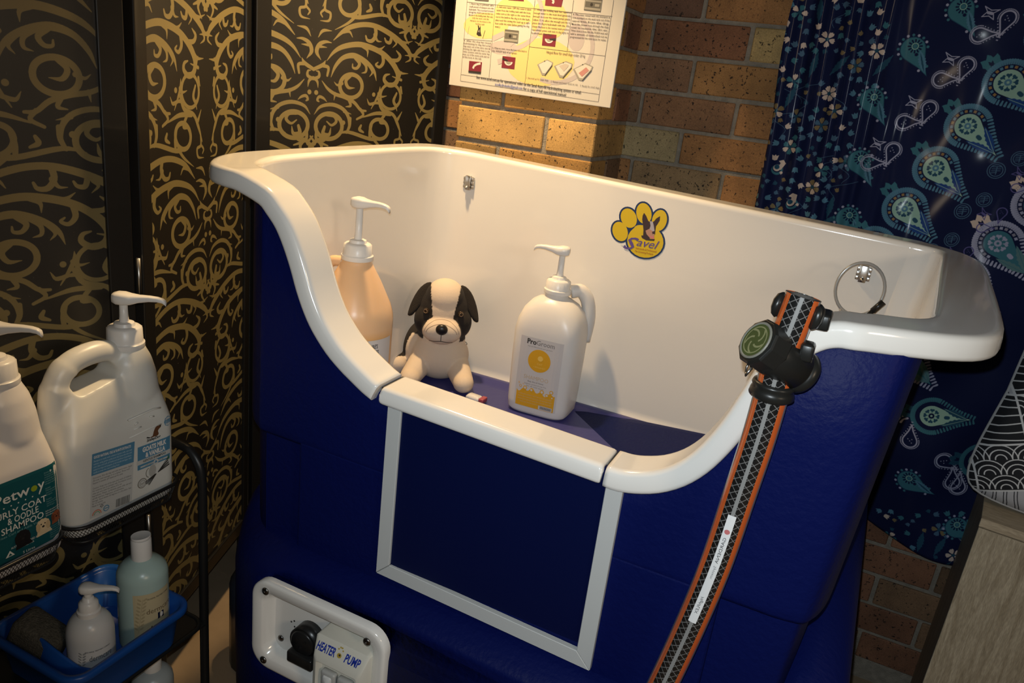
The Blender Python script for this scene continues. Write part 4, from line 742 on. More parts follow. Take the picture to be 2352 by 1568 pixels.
pr = Print()
pr.rect(-.048, -.668, .048, -.508, 0, 0)
pr.text('Pro', -.033, -.5225, .0155, 1, 2, 'l', .021, 0, .03); pr.text('Groom', -.0115, -.5225, .0155, 2, 2, 'l', .040)
pr.text('my professional pet groom', -.030, -.529, .004, 2, 2, 'l', .055)
pr.poly(circ(-.001, -.557, .0255, .0255, 40), 3, 1); pr.poly(circ(.001, -.551, .006, .006, 16), 4, 2); pr.text('OAT', .001, -.566, .006, 4, 2, 'c'); pr.text('+ BERGAMOT', .001, -.5735, .0055, 4, 2, 'c', .028)
pr.text('SHAMPOO', -.003, -.602, .0125, 5, 2, 'c', .056); pr.text('Body, Shine & Volume', -.003, -.6085, .0045, 1, 2, 'c', .036)
pr.text('Sulphate, paraben & soap free', -.003, -.6145, .0042, 2, 2, 'c', .05); pr.text('for all coat types', -.003, -.6195, .0042, 2, 2, 'c', .04)
wav = [(-.044, -.667)] + [(-.044 + .088 * k / 26, -.628 - .004 * math.sin(k * 1.05) - .003 * math.sin(k * .37 + 1)) for k in range(27)] + [(.044, -.667)]
pr.poly(wav, 3, 1)
for x, z, r in ((-.036, -.622, .003), (-.025, -.624, .0045), (-.01, -.626, .004), (.014, -.625, .005), (.026, -.630, .004), (.035, -.621, .0045), (-.04, -.615, .002), (-.030, -.616, .0016), (.038, -.633, .0025)):
    pr.poly(circ(x, z, r, r, 14), 3, 2); pr.poly(circ(x, z, r * .62, r * .62, 12), 0, 3)
for k in range(4): pr.text('Gentle plant cleansers leave the coat soft and bright', 0, -.640 - .006 * k, .0042, 5, 3, 'c', .078 - .012 * (k == 3))
pr.rect(.010, -.666, .041, -.657, 0, 3)
for k in range(22): pr.rect(.014 + k * .00115, -.6645, .014 + k * .00115 + .0005 + .0003 * (k * 7 % 3 == 0), -.6585, 1, 4)
pr.build('label', fP, [INK('label_white', (205, 200, 198)), INK('label_dark', (55, 52, 50)), INK('label_grey', (120, 116, 114)), INK('label_gold', (222, 164, 32)), INK('label_pale', (238, 196, 96)), INK('label_sand', (196, 172, 140))], pg, cut=.008)
# amber gallon bottle
am = thing('shampoo_bottle', (-.818, 1.14, -.687), 'peach coloured round pump bottle half hidden by the tub rim', 'bottle')
mb = MB(); T = Matrix.Translation((-.818, 1.14, 0))
prof = [(.062, -.687), (.069, -.684), (.072, -.675), (.072, -.455), (.071, -.440), (.066, -.424), (.046, -.382), (.030, -.353), (.0265, -.347), (.025, -.338)]
def peach():
    m = mat('peach_liquid_bottle', (.80, .50, .27), .3, sss=.3); nt = m.node_tree; b = nt.nodes['Principled BSDF']; L = nt.links.new
    tc = nt.nodes.new('ShaderNodeTexCoord'); sp = nt.nodes.new('ShaderNodeSeparateXYZ'); L(tc.outputs['Object'], sp.inputs[0])
    r = nt.nodes.new('ShaderNodeValToRGB'); e = r.color_ramp.elements; e[0].position = .205 / .4; e[1].position = .225 / .4; e[0].color = (.74, .40, .14, 1); e[1].color = (.80, .52, .30, 1)
    d = nt.nodes.new('ShaderNodeMath'); d.operation = 'DIVIDE'; d.inputs[1].default_value = .4; L(sp.outputs[2], d.inputs[0]); L(d.outputs[0], r.inputs[0]); L(r.outputs[0], b.inputs['Base Color']); return m
mb.lathe(prof, 44, 0, T)
mb.tube(crom([(-.842, 1.135, -.352), (-.868, 1.13, -.356), (-.885, 1.128, -.385), (-.886, 1.128, -.43)], 5), .010, 10)
obj('bottle_body', mb, peach(), am)
pump(am, (-.818, 1.14, -.343), .05, .0262, .030, .062, .062)
def fA(a, b, h):
    t = -.95 + a / .072; r = .0722 + h; return (-.818 + r * math.cos(t), 1.14 + r * math.sin(t), b)
pr = Print()
for k in range(24): pr.rect(-.075 + k * .0068, -.665, -.075 + (k + 1) * .0068, -.478, 0, 0)
for (x, z, s_, t, mi) in ((.034, -.494, .011, "NATURE'S", 1), (.034, -.506, .0115, 'SPECIALTIES', 1), (.034, -.531, .008, 'PLUM SILKY', 1), (.034, -.540, .004, 'pet shampoo', 2), (.034, -.556, .010, 'SHAMPOO', 1), (.034, -.568, .004, 'for dogs and cats', 2)):
    pr.text(t, x, z, s_, mi, 2, 'c', .036 if len(t) > 9 else .03, 0, .02 if s_ > .008 else 0)
pr.rect(.014, -.534, .054, -.5235, 3, 1)
for c_, rr in (((-.004, -.496), .009), ((.006, -.50), .006)): pr.poly(circ(*c_, rr, rr * 1.4, 16), 4, 1)
pr.poly(circ(-.002, -.506, .012, .006, 16), 5, 2)
pr.build('label', fA, [INK('label_white', (205, 200, 198)), INK('label_dark', (55, 52, 50)), INK('label_grey', (120, 116, 114)), INK('label_powder', (190, 190, 205)), INK('spaniel_brown', (112, 66, 40)), INK('spaniel_white', (214, 200, 190))], am)
# little sachet on the tub floor
sc_ = thing('sachet', (-.692, 1.433, -.686), 'small white and red sachet lying on the blue tub floor', 'sachet')
mb = MB(); mb.loft([[(-.692 + (p[0]) * math.cos(-.1) - p[1] * math.sin(-.1), 1.433 + p[0] * math.sin(-.1) + p[1] * math.cos(-.1), z) for p in rrect(w, d, .003, 3)] for w, d, z in ((.030, .018, -.6865), (.034, .022, -.682), (.034, .022, -.678), (.028, .016, -.674))], 0, True, True, True)
obj('sachet_body', mb, mat('sachet_foil', (.72, .71, .70), .22), sc_)
mb = MB(); mb.box((-.6755, 1.420, -.6845), (-.6635, 1.443, -.6735), 0, .002); obj('sachet_end', mb, mat('sachet_red', (.36, .07, .09), .4), sc_)

# ------------------------------------------------------------------ remeshed soft solids
def remesh(mb, name, voxel, smooth_it=6, smooth_f=.5, ratio=None):
    me = bpy.data.meshes.new('tmp'); me.from_pydata(mb.v, [], mb.f); me.update()
    o = bpy.data.objects.new('tmp', me); COL.objects.link(o)
    r = o.modifiers.new('r', 'REMESH'); r.mode = 'VOXEL'; r.voxel_size = voxel
    if smooth_it: s_ = o.modifiers.new('s', 'SMOOTH'); s_.factor = smooth_f; s_.iterations = smooth_it
    dg = bpy.context.evaluated_depsgraph_get(); ev = o.evaluated_get(dg); out = bpy.data.meshes.new_from_object(ev); out.name = name
    bpy.data.objects.remove(o); bpy.data.meshes.remove(me)
    out.polygons.foreach_set('use_smooth', [True] * len(out.polygons)); out.update(); return out
def shift(me, d): me.transform(Matrix.Translation((-d[0], -d[1], -d[2]))); return me

# ------------------------------------------------------------------ five litre jugs on the trolley
JUG = mat('jug_natural_plastic', (.70, .69, .64), .34, sss=.2)
JUGP = mat('jug_white_plastic', (.74, .71, .69), .34, sss=.2)
def jug_mesh():
    """front faces +x; origin at the middle of the foot; 0.205 wide in y, 0.115 deep in x"""
    m = MB()
    R = lambda w, d, z, cy=0, r=.022, cx=0: [(cx + p[0], cy + p[1], z) for p in rrect(d, w, r, 5)]
    m.loft([R(.188, .098, 0), R(.200, .110, .004), R(.2035, .1135, .012), R(.2035, .1135, .020), R(.2015, .112, .024), R(.205, .115, .028), R(.205, .115, .150), R(.203, .112, .165, 0, .028), R(.190, .096, .195, .002, .03), R(.176, .076, .220, .004, .03), R(.160, .060, .240, .006, .028), R(.15, .050, .252, .008, .022)], 0, True, True, True)
    m.lathe([(.050, .20), (.046, .235), (.039, .262), (.032, .276), (.029, .284)], 32, 0, Matrix.Translation((0, .052, 0)))
    m.tube(crom([(0, -.078, .150), (0, -.079, .205), (0, -.072, .250), (0, -.052, .276), (0, -.020, .285), (0, .012, .283), (0, .036, .268), (0, .05, .24)], 6), [.026] * 6 + [.0235] * 6 + [.0205] * 6 + [.0185] * 18 + [.021] * 7, 16)
    return remesh(m, 'jug_body', .0028, 7, .5)
JM = jug_mesh()
# finger opening under the grip: carve by boolean with a slim capsule
def carve(me):
    o = bpy.data.objects.new('tmp', me); COL.objects.link(o)
    m = MB(); sec = rrect(.082, .026, .0128, 6)
    ang = .16
    m.loft([[(x, -.022 + p[0] * math.cos(ang) * k - p[1] * math.sin(ang) * k, .252 + p[0] * math.sin(ang) * k + p[1] * math.cos(ang) * k) for p in sec] for x, k in ((-.07, 1.35), (-.02, 1.0), (.02, 1.0), (.07, 1.35))], 0, True, True, True)
    cm = bpy.data.meshes.new('cut'); cm.from_pydata(m.v, [], m.f); bm = bmesh.new(); bm.from_mesh(cm); bmesh.ops.recalc_face_normals(bm, faces=bm.faces); bm.to_mesh(cm); bm.free()
    co = bpy.data.objects.new('cut', cm); COL.objects.link(co)
    b = o.modifiers.new('b', 'BOOLEAN'); b.object = co; b.operation = 'DIFFERENCE'; b.solver = 'EXACT'
    r = o.modifiers.new('r', 'REMESH'); r.mode = 'VOXEL'; r.voxel_size = .0026
    s_ = o.modifiers.new('s', 'SMOOTH'); s_.factor = .5; s_.iterations = 5
    dg = bpy.context.evaluated_depsgraph_get(); out = bpy.data.meshes.new_from_object(o.evaluated_get(dg)); out.name = 'jug_body'
    for x in (o, co): bpy.data.objects.remove(x)
    out.polygons.foreach_set('use_smooth', [True] * len(out.polygons)); return out
JM = carve(JM)
JZ = -.775
def jug(cx, cy, label, mtl):
    t = thing('shampoo_jug', (cx, cy, JZ), label, 'jug', 'five litre jugs on the trolley')
    me = JM.copy(); me.materials.append(mtl); b = bpy.data.objects.new('jug_body', me); COL.objects.link(b); b.parent = t
    pump(t, (cx, cy + .052, JZ + .281), .55, .0275, .036, .036, .068)
    return t
jx = -1.058; fx = jx + .0575
j2 = jug(jx, .786, 'white five litre pump jug with a pale blue goats milk label', JUG)
j1 = jug(jx, .573, 'white five litre pump jug with a dark teal label on the trolley', JUGP)
mb = MB(); y0, z0 = .822, -.613
for seg in ([(-.03, .016), (.02, .019), (.034, .017)], [(-.03, -.016), (.02, -.013), (.034, -.014)], [(-.018, .004), (-.012, .006)], [(-.02, -.004), (-.006, -.004)], [(.012, .008), (.02, .006)]):
    mb.tube([(fx - .0006, y0 + a, z0 + b) for a, b in seg], .0013, 8)
obj('embossed_panel', mb, JUG, j2)
JB2 = bvh_of([c for c in j2.children if c.name.startswith('jug_body')][0], j2.location); JB1 = bvh_of([c for c in j1.children if c.name.startswith('jug_body')][0], j1.location)
fJ = stick(JB1, lambda a, b: (fx + .1, a, b), (-1, 0, 0))
def rotp(ang, c):
    ca, sa = math.cos(ang), math.sin(ang)
    f = stick(JB2, lambda a, b: (fx + .1, a, b), (-1, 0, 0))
    return lambda a, b, h: f(c[0] + (a * ca - b * sa) * c[2], c[1] + (a * sa + b * ca) * c[2], h)
# back-of-pack label and front-of-pack print of the right jug
pr = Print(); ra = -.10
pr.rect(-.039, -.056, .039, .056, 0, 0); pr.rect(-.039, .019, .039, .056, 1, 1)
pr.text('GOOD NATURAL OILS & PLANTS EXTRACTS', -.036, .0475, .0062, 2, 2, 'l', .068, 0, .03)
pars = ['Shampoo is made with a blend of goats milk, oats and', 'extract, using gentle surfactants that leave the skin and', 'coat clean and soft. pH balanced and free of parabens,', 'suited to dogs and puppies of all breeds and ages, with', 'vanilla to keep the coat smelling fresh.']
for k, s_ in enumerate(pars): pr.text(s_, -.036, .0415 - .0049 * k, .0044, 3, 2, 'l', .070 if k < 4 else .048)
body = ['Directions: Wet the dog well with warm water. Apply', 'All over and massage in to a lather. Rinse well.', 'Repeat if needed. pH balanced for pets.', '', 'Caution: Keep out of the eyes and reach of children.', 'For external use on animals only. If irritation occurs', 'stop use and seek the advice of a vet.', 'Ingredients: Water, surfactants, goats milk, oat and', 'vanilla extract, fragrance, preservative.', 'Storage: Store below 30 degrees in a dry place. Seal', 'for 12 months.', 'Made in Australia']
for k, s_ in enumerate(body):
    if s_: pr.text(s_, -.036, .0125 - .0045 * k, .0043, 4, 2, 'l', min(.072, .00142 * len(s_)))
x = .008
while x < .034:
    w = random.choice((.0004, .0006, .0010)); pr.rect(x, -.053, x + w, -.0385, 4, 2); x += w + random.choice((.0004, .0007))
for q, (r, c) in enumerate(((.0085, 5), (.0068, 0), (.0058, 6), (.0042, 0))): pr.poly([(-.027 + r * math.cos(t), -.052 + r * math.sin(t)) for t in np.linspace(0, pi, 12)], c, 2 + q)
pr.poly(circ(-.010, -.047, .0055, .0055, 16), 1, 2); pr.poly(circ(-.010, -.047, .004, .004, 16), 0, 3); pr.rect(-.0135, -.0475, -.0065, -.046, 1, 4)
pr.poly([(-.022, -.040), (-.0185, -.037), (-.015, -.040), (-.0185, -.043)], 4, 2); pr.poly([(-.0205, -.040), (-.0185, -.0385), (-.0165, -.040), (-.0185, -.0415)], 0, 3)
pr.build('label', rotp(ra, (.757, -.690, 1.0)), [INK('jug_label', (196, 196, 192)), INK('steel_blue', (84, 134, 164)), INK('white', (225, 220, 214)), INK('pale_blue', (186, 208, 220)), INK('print_grey', (96, 94, 92)), INK('rainbow_orange', (206, 120, 90)), INK('rainbow_green', (130, 160, 120))], j2, cut=.014)
pr = Print()
pr.rect(-.036, -.002, .036, .031, 0, 0)
pr.text('GOATS MILK', 0, .0185, .0125, 1, 2, 'c', .052, 0, .05); pr.text('& VANILLA', .002, .0065, .0125, 1, 2, 'c', .043, 0, .05)
pr.rect(-.038, -.0035, .038, .0042, 2, 1); pr.text('GENTLE SHAMPOO', 0, -.0018, .0062, 3, 3, 'c', .050, 0, .02)
pr.rect(-.036, -.0145, .036, -.0045, 0, 0); pr.rect(-.030, -.0115, .032, -.0085, 2, 1); pr.text('with oats and natural oils', .0, -.0109, .003, 3, 2, 'c', .04)
pr.text('SmileyDog', -.002, .0355, .0075, 3, 1, 'c', .030, .2, .03)
pr.poly([(-.012, .041), (-.004, .044), (-.002, .052), (.001, .058), (.006, .061), (.012, .060), (.0135, .056), (.009, .053), (.007, .050), (.009, .044), (.007, .041)], 4, 1)
pr.poly([(.0105, .0605), (.0137, .0595), (.0135, .0565), (.011, .0575)], 3, 2); pr.poly([(-.018, .0435), (-.011, .041), (-.010, .0425), (-.0165, .0455)], 3, 2)
pr.poly(circ(.030, .062, .0095, .0095, 8), 0, 1); pr.poly(circ(.030, .062, .0080, .0080, 16), 2, 2); pr.rect(.0215, .0585, .0385, .0655, 0, 3)
pr.text('SALON', .030, .0622, .003, 2, 4, 'c', .014); pr.text('READY', .030, .0592, .003, 2, 4, 'c', .014)
pr.poly(circ(-.004, -.026, .0085, .013, 20), 2, 1); pr.poly(circ(-.004, -.026, .0075, .0118, 20), 5, 2); pr.pline([(-.012 + .006 * math.cos(t), -.027 + .009 * math.sin(t)) for t in np.linspace(1.6, 4.7, 10)], .0014, 6, 2)
pr.poly(circ(.003, -.0105, .006, .006, 8), 2, 3); pr.poly([(-.0005, -.012), (.003, -.0065), (.0065, -.012)], 0, 4)
for k in range(7):
    d = (k - 3) * .0016; pr.line((.003 + d * .3, -.035), (-.016 + d * 1.1, -.0475 - d * .8 - .001 * (k % 3)), .0014, 7, 3); pr.line((.008, -.0335), (.032 + d * .5, -.0195 - d * 1.5 - .001 * (k % 2)), .0014, 7, 3)
pr.poly([(.028, -.0155), (.0345, -.0155), (.0312, -.0055)], 8, 2)
pr.poly(circ(-.026, -.043, .0098, .0098, 24), 6, 1); pr.poly(circ(-.026, -.043, .0083, .0083, 24), 2, 2); pr.poly(circ(-.026, -.043, .0060, .0060, 24), 6, 3); pr.poly(circ(-.026, -.043, .0054, .0054, 24), 2, 4); pr.pline([(-.030, -.043), (-.0265, -.0445), (-.022, -.042)], .0012, 6, 5)
pr.build('front_print', rotp(-.05, (.839, -.683, .94)), [MATS['ink_steel_blue'], MATS['ink_white'], MATS['ink_jug_label'], INK('black_ink', (40, 38, 36)), INK('dog_brown', (104, 68, 44)), INK('milk_shade', (176, 174, 168)), INK('seal_grey', (128, 122, 108)), INK('vanilla_black', (58, 54, 50)), INK('mark_green', (60, 110, 76))], j2, cut=.009)
# teal label of the left jug
pr = Print()
pr.poly([(.500, -.618), (.560, -.6185), (.6675, -.6195), (.6675, -.728), (.663, -.738), (.650, -.745), (.500, -.752)], 0, 0)
pr.text('Petw', .622, -.6520, .0225, 1, 2, 'r', .052, 0, .01); pr.poly(circ(.6285, -.6465, .0048, .0048, 18), 2, 2); pr.text('y', .634, -.6520, .0225, 1, 2, 'l', .0105, 0, .01)
for k in range(6): pr.poly(circ(.583 + k * .0105, -.6585, .0011, .0011, 8), 1, 2)
pr.text('CURLY COAT', .6455, -.675, .0148, 1, 2, 'r', .085, 0, .01); pr.text('& OODLE', .632, -.6875, .0148, 1, 2, 'r', .046, 0, .01); pr.text('SHAMPOO', .639, -.700, .0148, 1, 2, 'r', .063, 0, .01)
pr.text('Moisturises Curl and Adds Volume', .641, -.706, .0058, 3, 2, 'r', .085)
rows = ['Directions for use', 'Wet coat and apply shampoo', 'over the body, then work up', 'to a lather and leave on for', 'a few minutes. Rinse well', 'and repeat if required.', '', 'Ingredients', 'Purified water, cleansers,', 'coconut oil, aloe vera', 'and fragrance.', '', 'Precautions', 'Keep out of eyes. For', 'external use only. Store', 'below 30 degrees.']
for k, s_ in enumerate(rows):
    if s_: pr.text(s_, .645, -.630 - .0037 * k, .0036, 3, 2, 'l', .018 * min(1, len(s_) / 24))
for k in range(3): pr.text('Ideal for oodles and other curly breeds', .642, -.6935 - .0038 * k, .0037, 1, 2, 'l', .0235)
pr.text('AUSTRALIAN OWNED & MADE', .637, -.7285, .0048, 1, 2, 'r', .05); pr.text('SINCE 1986', .612, -.7335, .0048, 1, 2, 'c', .018); pr.text('5 Litres', .6125, -.7445, .006, 1, 2, 'c', .018)
pr.poly([(.578, -.739), (.5915, -.739), (.585, -.7295)], 1, 2); pr.poly([(.582, -.7378), (.588, -.7378), (.585, -.7335)], 0, 3)
for k in range(6): pr.text('Petcare Products Australia' if k % 2 else 'made for the grooming salon', .646, -.7225 - .0036 * k, .0033, 3, 2, 'l', .018)
def pup(x, z, w, fur, dark, ear):
    pr.poly([(x - w * .62, z - w * .95), (x - w * .5, z - w * .3), (x + w * .5, z - w * .3), (x + w * .78, z - w * .85)], fur, 2)
    for k in range(11): a = 2 * pi * k / 11; pr.poly(circ(x + w * .42 * math.cos(a), z + w * .42 * math.sin(a), w * .22, w * .22, 10), fur, 3)
    pr.poly(circ(x, z, w * .45, w * .48, 18), fur, 3)
    for sg in (-1, 1): pr.poly(circ(x + sg * w * .44, z - w * .12, w * .20, w * .42, 12), ear, 4); pr.poly(circ(x + sg * w * .17, z + w * .13, w * .065, w * .065, 8), dark, 5)
    pr.poly(circ(x, z - w * .13, w * .12, w * .10, 10), dark, 5)
pup(.605, -.7165, .0185, 4, 5, 4); pup(.6365, -.7125, .0175, 6, 5, 7); pup(.6585, -.7065, .0135, 8, 5, 9)
pr.build('label', fJ, [INK('teal', (12, 84, 92)), INK('teal_white', (222, 226, 222)), INK('lime', (146, 168, 40)), INK('teal_pale', (120, 165, 168)), INK('poodle_black', (24, 24, 26)), INK('black_ink', (40, 38, 36)), INK('oodle_cream', (226, 204, 164)), INK('oodle_shadow', (206, 180, 138)), INK('spaniel_red', (150, 86, 56)), INK('spaniel_dark', (112, 62, 40))], j1, cut=.010)

# ------------------------------------------------------------------ black mesh trolley
BLK = mat('black_powder_coat', (.012, .012, .012), .4)
tr = thing('trolley', (-1.08, .66, FLOOR), 'black wire mesh storage trolley carrying jugs, in front of the folding screen', 'trolley')
def basket(y0, y1, zr_, h, x0=-1.185, x1=-.985):
    cx, cy = (x0 + x1) / 2, (y0 + y1) / 2
    m = MB(); m.tube([(cx + p[0], cy + p[1], zr_) for p in rrect(x1 - x0, y1 - y0, .03, 6)], .0032, 8, closed=True)
    m.tube([(cx + p[0], cy + p[1], zr_ - h) for p in rrect(x1 - x0 - .012, y1 - y0 - .022, .026, 6)], .002, 6, closed=True); obj('basket_rim', m, BLK, tr)
    m = MB(); top = rrect(x1 - x0, y1 - y0, .03, 14); bot = rrect(x1 - x0 - .012, y1 - y0 - .022, .026, 14)
    tp = crom([(*p, 0) for p in top], 1, True); 
    def walk(pts, step):
        P = [Vector(p) for p in pts]; P.append(P[0]); out = []; need = 0.0
        for a, b in zip(P, P[1:]):
            L = (b - a).length; d = need
            while d < L: out.append(a.lerp(b, d / L)); d += step
            need = d - L
        return out
    A = walk([(cx + p[0], cy + p[1], zr_) for p in top], .0056); nA = len(A)
    def at(f, t):
        i = int(f) % nA; a = A[i].lerp(A[(i + 1) % nA], f - int(f)); q = Vector((cx + (a.x - cx) * (1 - .058 * t), cy + (a.y - cy) * (1 - .10 * t), zr_ - h * t)); return tuple(q)
    for i in range(nA):
        for sgn in (1.0, -1.0):
            k = h / .0056 * .62
            m.tube([at((i + sgn * k * t) % nA, t) for t in (0, .25, .5, .75, 1)], .00045, 3, 0, False)
    obj('wire_mesh', m, BLK, tr, kind='stuff')
    m = MB(); m.box((x0 + .02, y0 + .02, zr_ - h - .0022), (x1 - .02, y1 - .02, zr_ - h)); obj('basket_floor', m, BLK, tr)
basket(.452, .668, -.742, .0335); basket(.675, .889, -.743, .0315)
for zz in (-1.055, -1.312):
    m = MB(); m.box((-1.19, .44, zz - .006), (-.955, .905, zz)); m.tube([(-1.0725 + p[0], .6725 + p[1], zz) for p in rrect(.235, .465, .03, 6)], .0045, 8, closed=True); bevel(obj('shelf', m, BLK, tr), .001, 1)
for yy in (.913, .425):
    m = MB(); m.tube([(-.968, yy, FLOOR + .03)] + [(-.968, yy, z) for z in (-1.2, -1.0, -.80)] + crom([(-.968, yy, -.76), (-.974, yy, -.725), (-.992, yy, -.703), (-1.02, yy, -.696), (-1.13, yy, -.696), (-1.158, yy, -.703), (-1.176, yy, -.725), (-1.182, yy, -.76)], 5) + [(-1.182, yy, z) for z in (-.80, -1.0, -1.2)] + [(-1.182, yy, FLOOR + .03)], .0085, 12, up=(0, 1, 0)); obj('frame_tube', m, BLK, tr)
    for xx in (-.968, -1.182):
        m = MB(); m.tube([(xx, yy - .008, FLOOR + .018), (xx, yy + .008, FLOOR + .018)], .018, 16); obj('caster', m, RUBBER, tr)

# ------------------------------------------------------------------ blue caddy with its bottles
CADB = mat('caddy_blue', (.010, .075, .33), .35)
cad = thing('caddy', (-1.045, .738, -1.055), 'bright blue open plastic caddy with a curved divider on the middle trolley shelf', 'caddy')
m = MB(); C = (-1.045, .738); R = lambda w, d, z, r: [(C[0] + p[0], C[1] + p[1], z) for p in rrect(w, d, r, 6)]
m.loft([R(.150, .165, -1.0505, .02), R(.180, .195, -1.0545, .022), R(.186, .202, -1.046, .024), R(.204, .222, -.968, .026), R(.222, .240, -.966, .032), R(.226, .244, -.970, .034), R(.226, .244, -.978, .034), R(.222, .240, -.980, .033), R(.222, .240, -.976, .033), R(.212, .230, -.972, .030), R(.199, .217, -.972, .024), R(.182, .198, -1.044, .022), R(.176, .190, -1.0495, .02)], 0, True, True, True)
obj('tray', m, CADB, cad)
m = MB(); rings = []
for k in range(17):
    t = k / 16; x = -1.140 + .185 * t; y = .703 - .060 * math.sin(pi * (.15 + .55 * t)) + .075 * t * .2; zt_ = -.985 + .026 * math.sin(pi * min(1, t * 1.15))
    rings.append([(x, y - .004, -1.048), (x, y - .003, zt_ - .002), (x, y, zt_), (x, y + .003, zt_ - .002), (x, y + .004, -1.048)])
m.loft(rings, 0, True, True, True); obj('divider', m, CADB, cad)
def sponge():
    t = thing('sponge', (-1.088, .662, -1.045), 'worn grey green sponge block in the left part of the blue caddy', 'sponge')
    m = MB(); M_ = Matrix.Translation((-1.088, .668, -.985)) @ Matrix.Rotation(.5, 4, 'Y') @ Matrix.Rotation(.25, 4, 'Z'); m.box((-.042, -.026, -.038), (.042, .026, .038), 0, .010, M_)
    obj('sponge_block', m, mat('sponge_grey', (.085, .080, .065), .95, bump=1.0, bscale=350, var=.3, vscale=200), t)
sponge()
MINT = mat('mint_liquid_bottle', (.42, .56, .53), .28, sss=.25)
tb = thing('conditioner_bottle', (-1.006, .810, -1.0505), 'pale mint green round bottle with a white flip cap in the blue caddy', 'bottle')
m = MB(); T = Matrix.Translation((-1.006, .810, 0)); m.lathe([(.036, -1.0485), (.041, -1.046), (.0425, -1.038), (.0425, -.905), (.0420, -.898), (.039, -.889), (.030, -.879), (.018, -.872), (.015, -.870)], 40, 0, T); obj('bottle_body', m, MINT, tb)
m = MB(); m.lathe([(.0168, -.871), (.0172, -.869), (.0168, -.834), (.0160, -.8315)], 32, 0, T); m.loft([[(-1.006 + p[0], .810 + p[1], z + p[0] * .10) for p in circ(0, 0, r, r, 28)] for r, z in ((.0160, -.8312), (.0166, -.829), (.0160, -.8265), (.010, -.8275))], 0, True, True, True)
sharp(obj('flip_cap', m, PUMPW, tb), 50)
def cyl(cx, cy, R_, a0):
    def f(a, b, h):
        t = a0 + a / R_; return (cx + (R_ + h) * math.cos(t), cy + (R_ + h) * math.sin(t), b)
    return f
pr = Print()
for k in range(16): pr.rect(-.010 + k * .0042, -1.012, -.010 + (k + 1) * .0042, -.921, 0, 0); pr.rect(-.010 + k * .0042, -1.030, -.010 + (k + 1) * .0042, -1.0125, 1, 0)
pr.text('THE ANIMAL TREATMENT COMPANY', .012, -.9335, .0045, 2, 2, 'l', .044); pr.text('dermcare', .011, -.963, .0145, 3, 2, 'l', .050); pr.text('Aloveen', .010, -1.006, .024, 2, 2, 'l', .052, .4); 
pr.rect(.030, -.980, .042, -.967, 1, 2); pr.poly(circ(.037, -.973, .003, .005, 12), 4, 3)
pr.line((-.003, -1.0), (.006, -.93), .0008, 5, 1)
for k in range(9):
    z = -.993 + k * .0075
    for sg in (-1, 1): pr.poly(circ(-.002 + k * .0009 + sg * .0045, z + .002, .0042, .0017, 10, sg * .7), 5, 1)
pr.build('label', cyl(-1.006, .810, .0427, -.85), [INK('label_sandstone', (196, 182, 146)), INK('label_navy', (22, 30, 58)), INK('black_ink', (40, 38, 36)), INK('derm_brown', (112, 92, 66)), INK('white', (225, 220, 214)), INK('leaf_faint', (172, 158, 124))], tb)
WB = mat('white_lotion_bottle', (.66, .66, .65), .3, sss=.2)
sb = thing('lotion_bottle', (-1.0, .700, -1.0505), 'small white pump bottle in the front of the blue caddy', 'bottle')
m = MB(); T = Matrix.Translation((-1.0, .700, 0)); m.lathe([(.032, -1.0485), (.0355, -1.046), (.0365, -1.040), (.0365, -.950), (.0355, -.940), (.0325, -.930), (.027, -.921), (.020, -.916), (.015, -.914)], 40, 0, T); obj('bottle_body', m, WB, sb)
m = MB(); m.lathe([(.0366, -1.036), (.0369, -1.035), (.0369, -1.008), (.0366, -1.0075)], 40, 0, T, False, False); obj('foot_band', m, mat('foot_grey', (.30, .33, .36), .4), sb)
pump(sb, (-1.0, .700, -.9155), .55, .0150, .026, .013, .050, hs=.78)
pr = Print()
pr.text('THE ANIMAL TREATMENT COMPANY', -.006, -.966, .0036, 0, 2, 'l', .040); pr.text('dermcare', .0, -.984, .0155, 1, 2, 'l', .036)
for k in range(7):
    z = -1.0 + k * .0055
    for sg in (-1, 1): pr.poly(circ(-.013 + k * .0005 + sg * .0033, z, .0032, .0013, 10, sg * .7), 2, 1)
pr.build('label', cyl(-1.0, .700, .0371, -.72), [INK('black_ink', (40, 38, 36)), INK('derm_slate', (92, 96, 100)), INK('leaf_grey', (150, 152, 152))], sb)
# things on the bottom shelf
bb = thing('spray_bottle', (-1.035, .846, -1.312), 'pale grey bottle with a white cap standing on the bottom trolley shelf', 'bottle')
m = MB(); T = Matrix.Translation((-1.035, .846, 0)); m.lathe([(.034, -1.312), (.038, -1.309), (.038, -1.185), (.036, -1.172), (.028, -1.162), (.0165, -1.157)], 32, 0, T); obj('bottle_body', m, mat('grey_blue_bottle', (.40, .45, .47), .3), bb)
m = MB(); m.lathe([(.0165, -1.158), (.0170, -1.156), (.0165, -1.124), (.0150, -1.122)], 28, 0, T); obj('cap', m, PUMPW, bb)
tq = thing('tub', (-1.135, .835, -1.312), 'dark teal plastic tub at the back of the bottom trolley shelf', 'tub')
m = MB(); T = Matrix.Translation((-1.135, .835, 0)); m.lathe([(.036, -1.312), (.040, -1.309), (.044, -1.10), (.0445, -1.098), (.042, -1.097), (.041, -1.105)], 32, 0, T); obj('tub_body', m, mat('teal_plastic', (.02, .09, .09), .35), tq)
m = MB(); m.lathe([(.0455, -1.110), (.0465, -1.107), (.0465, -1.096), (.0445, -1.094)], 32, 0, T); obj('lid', m, MATS['teal_plastic'], tq)

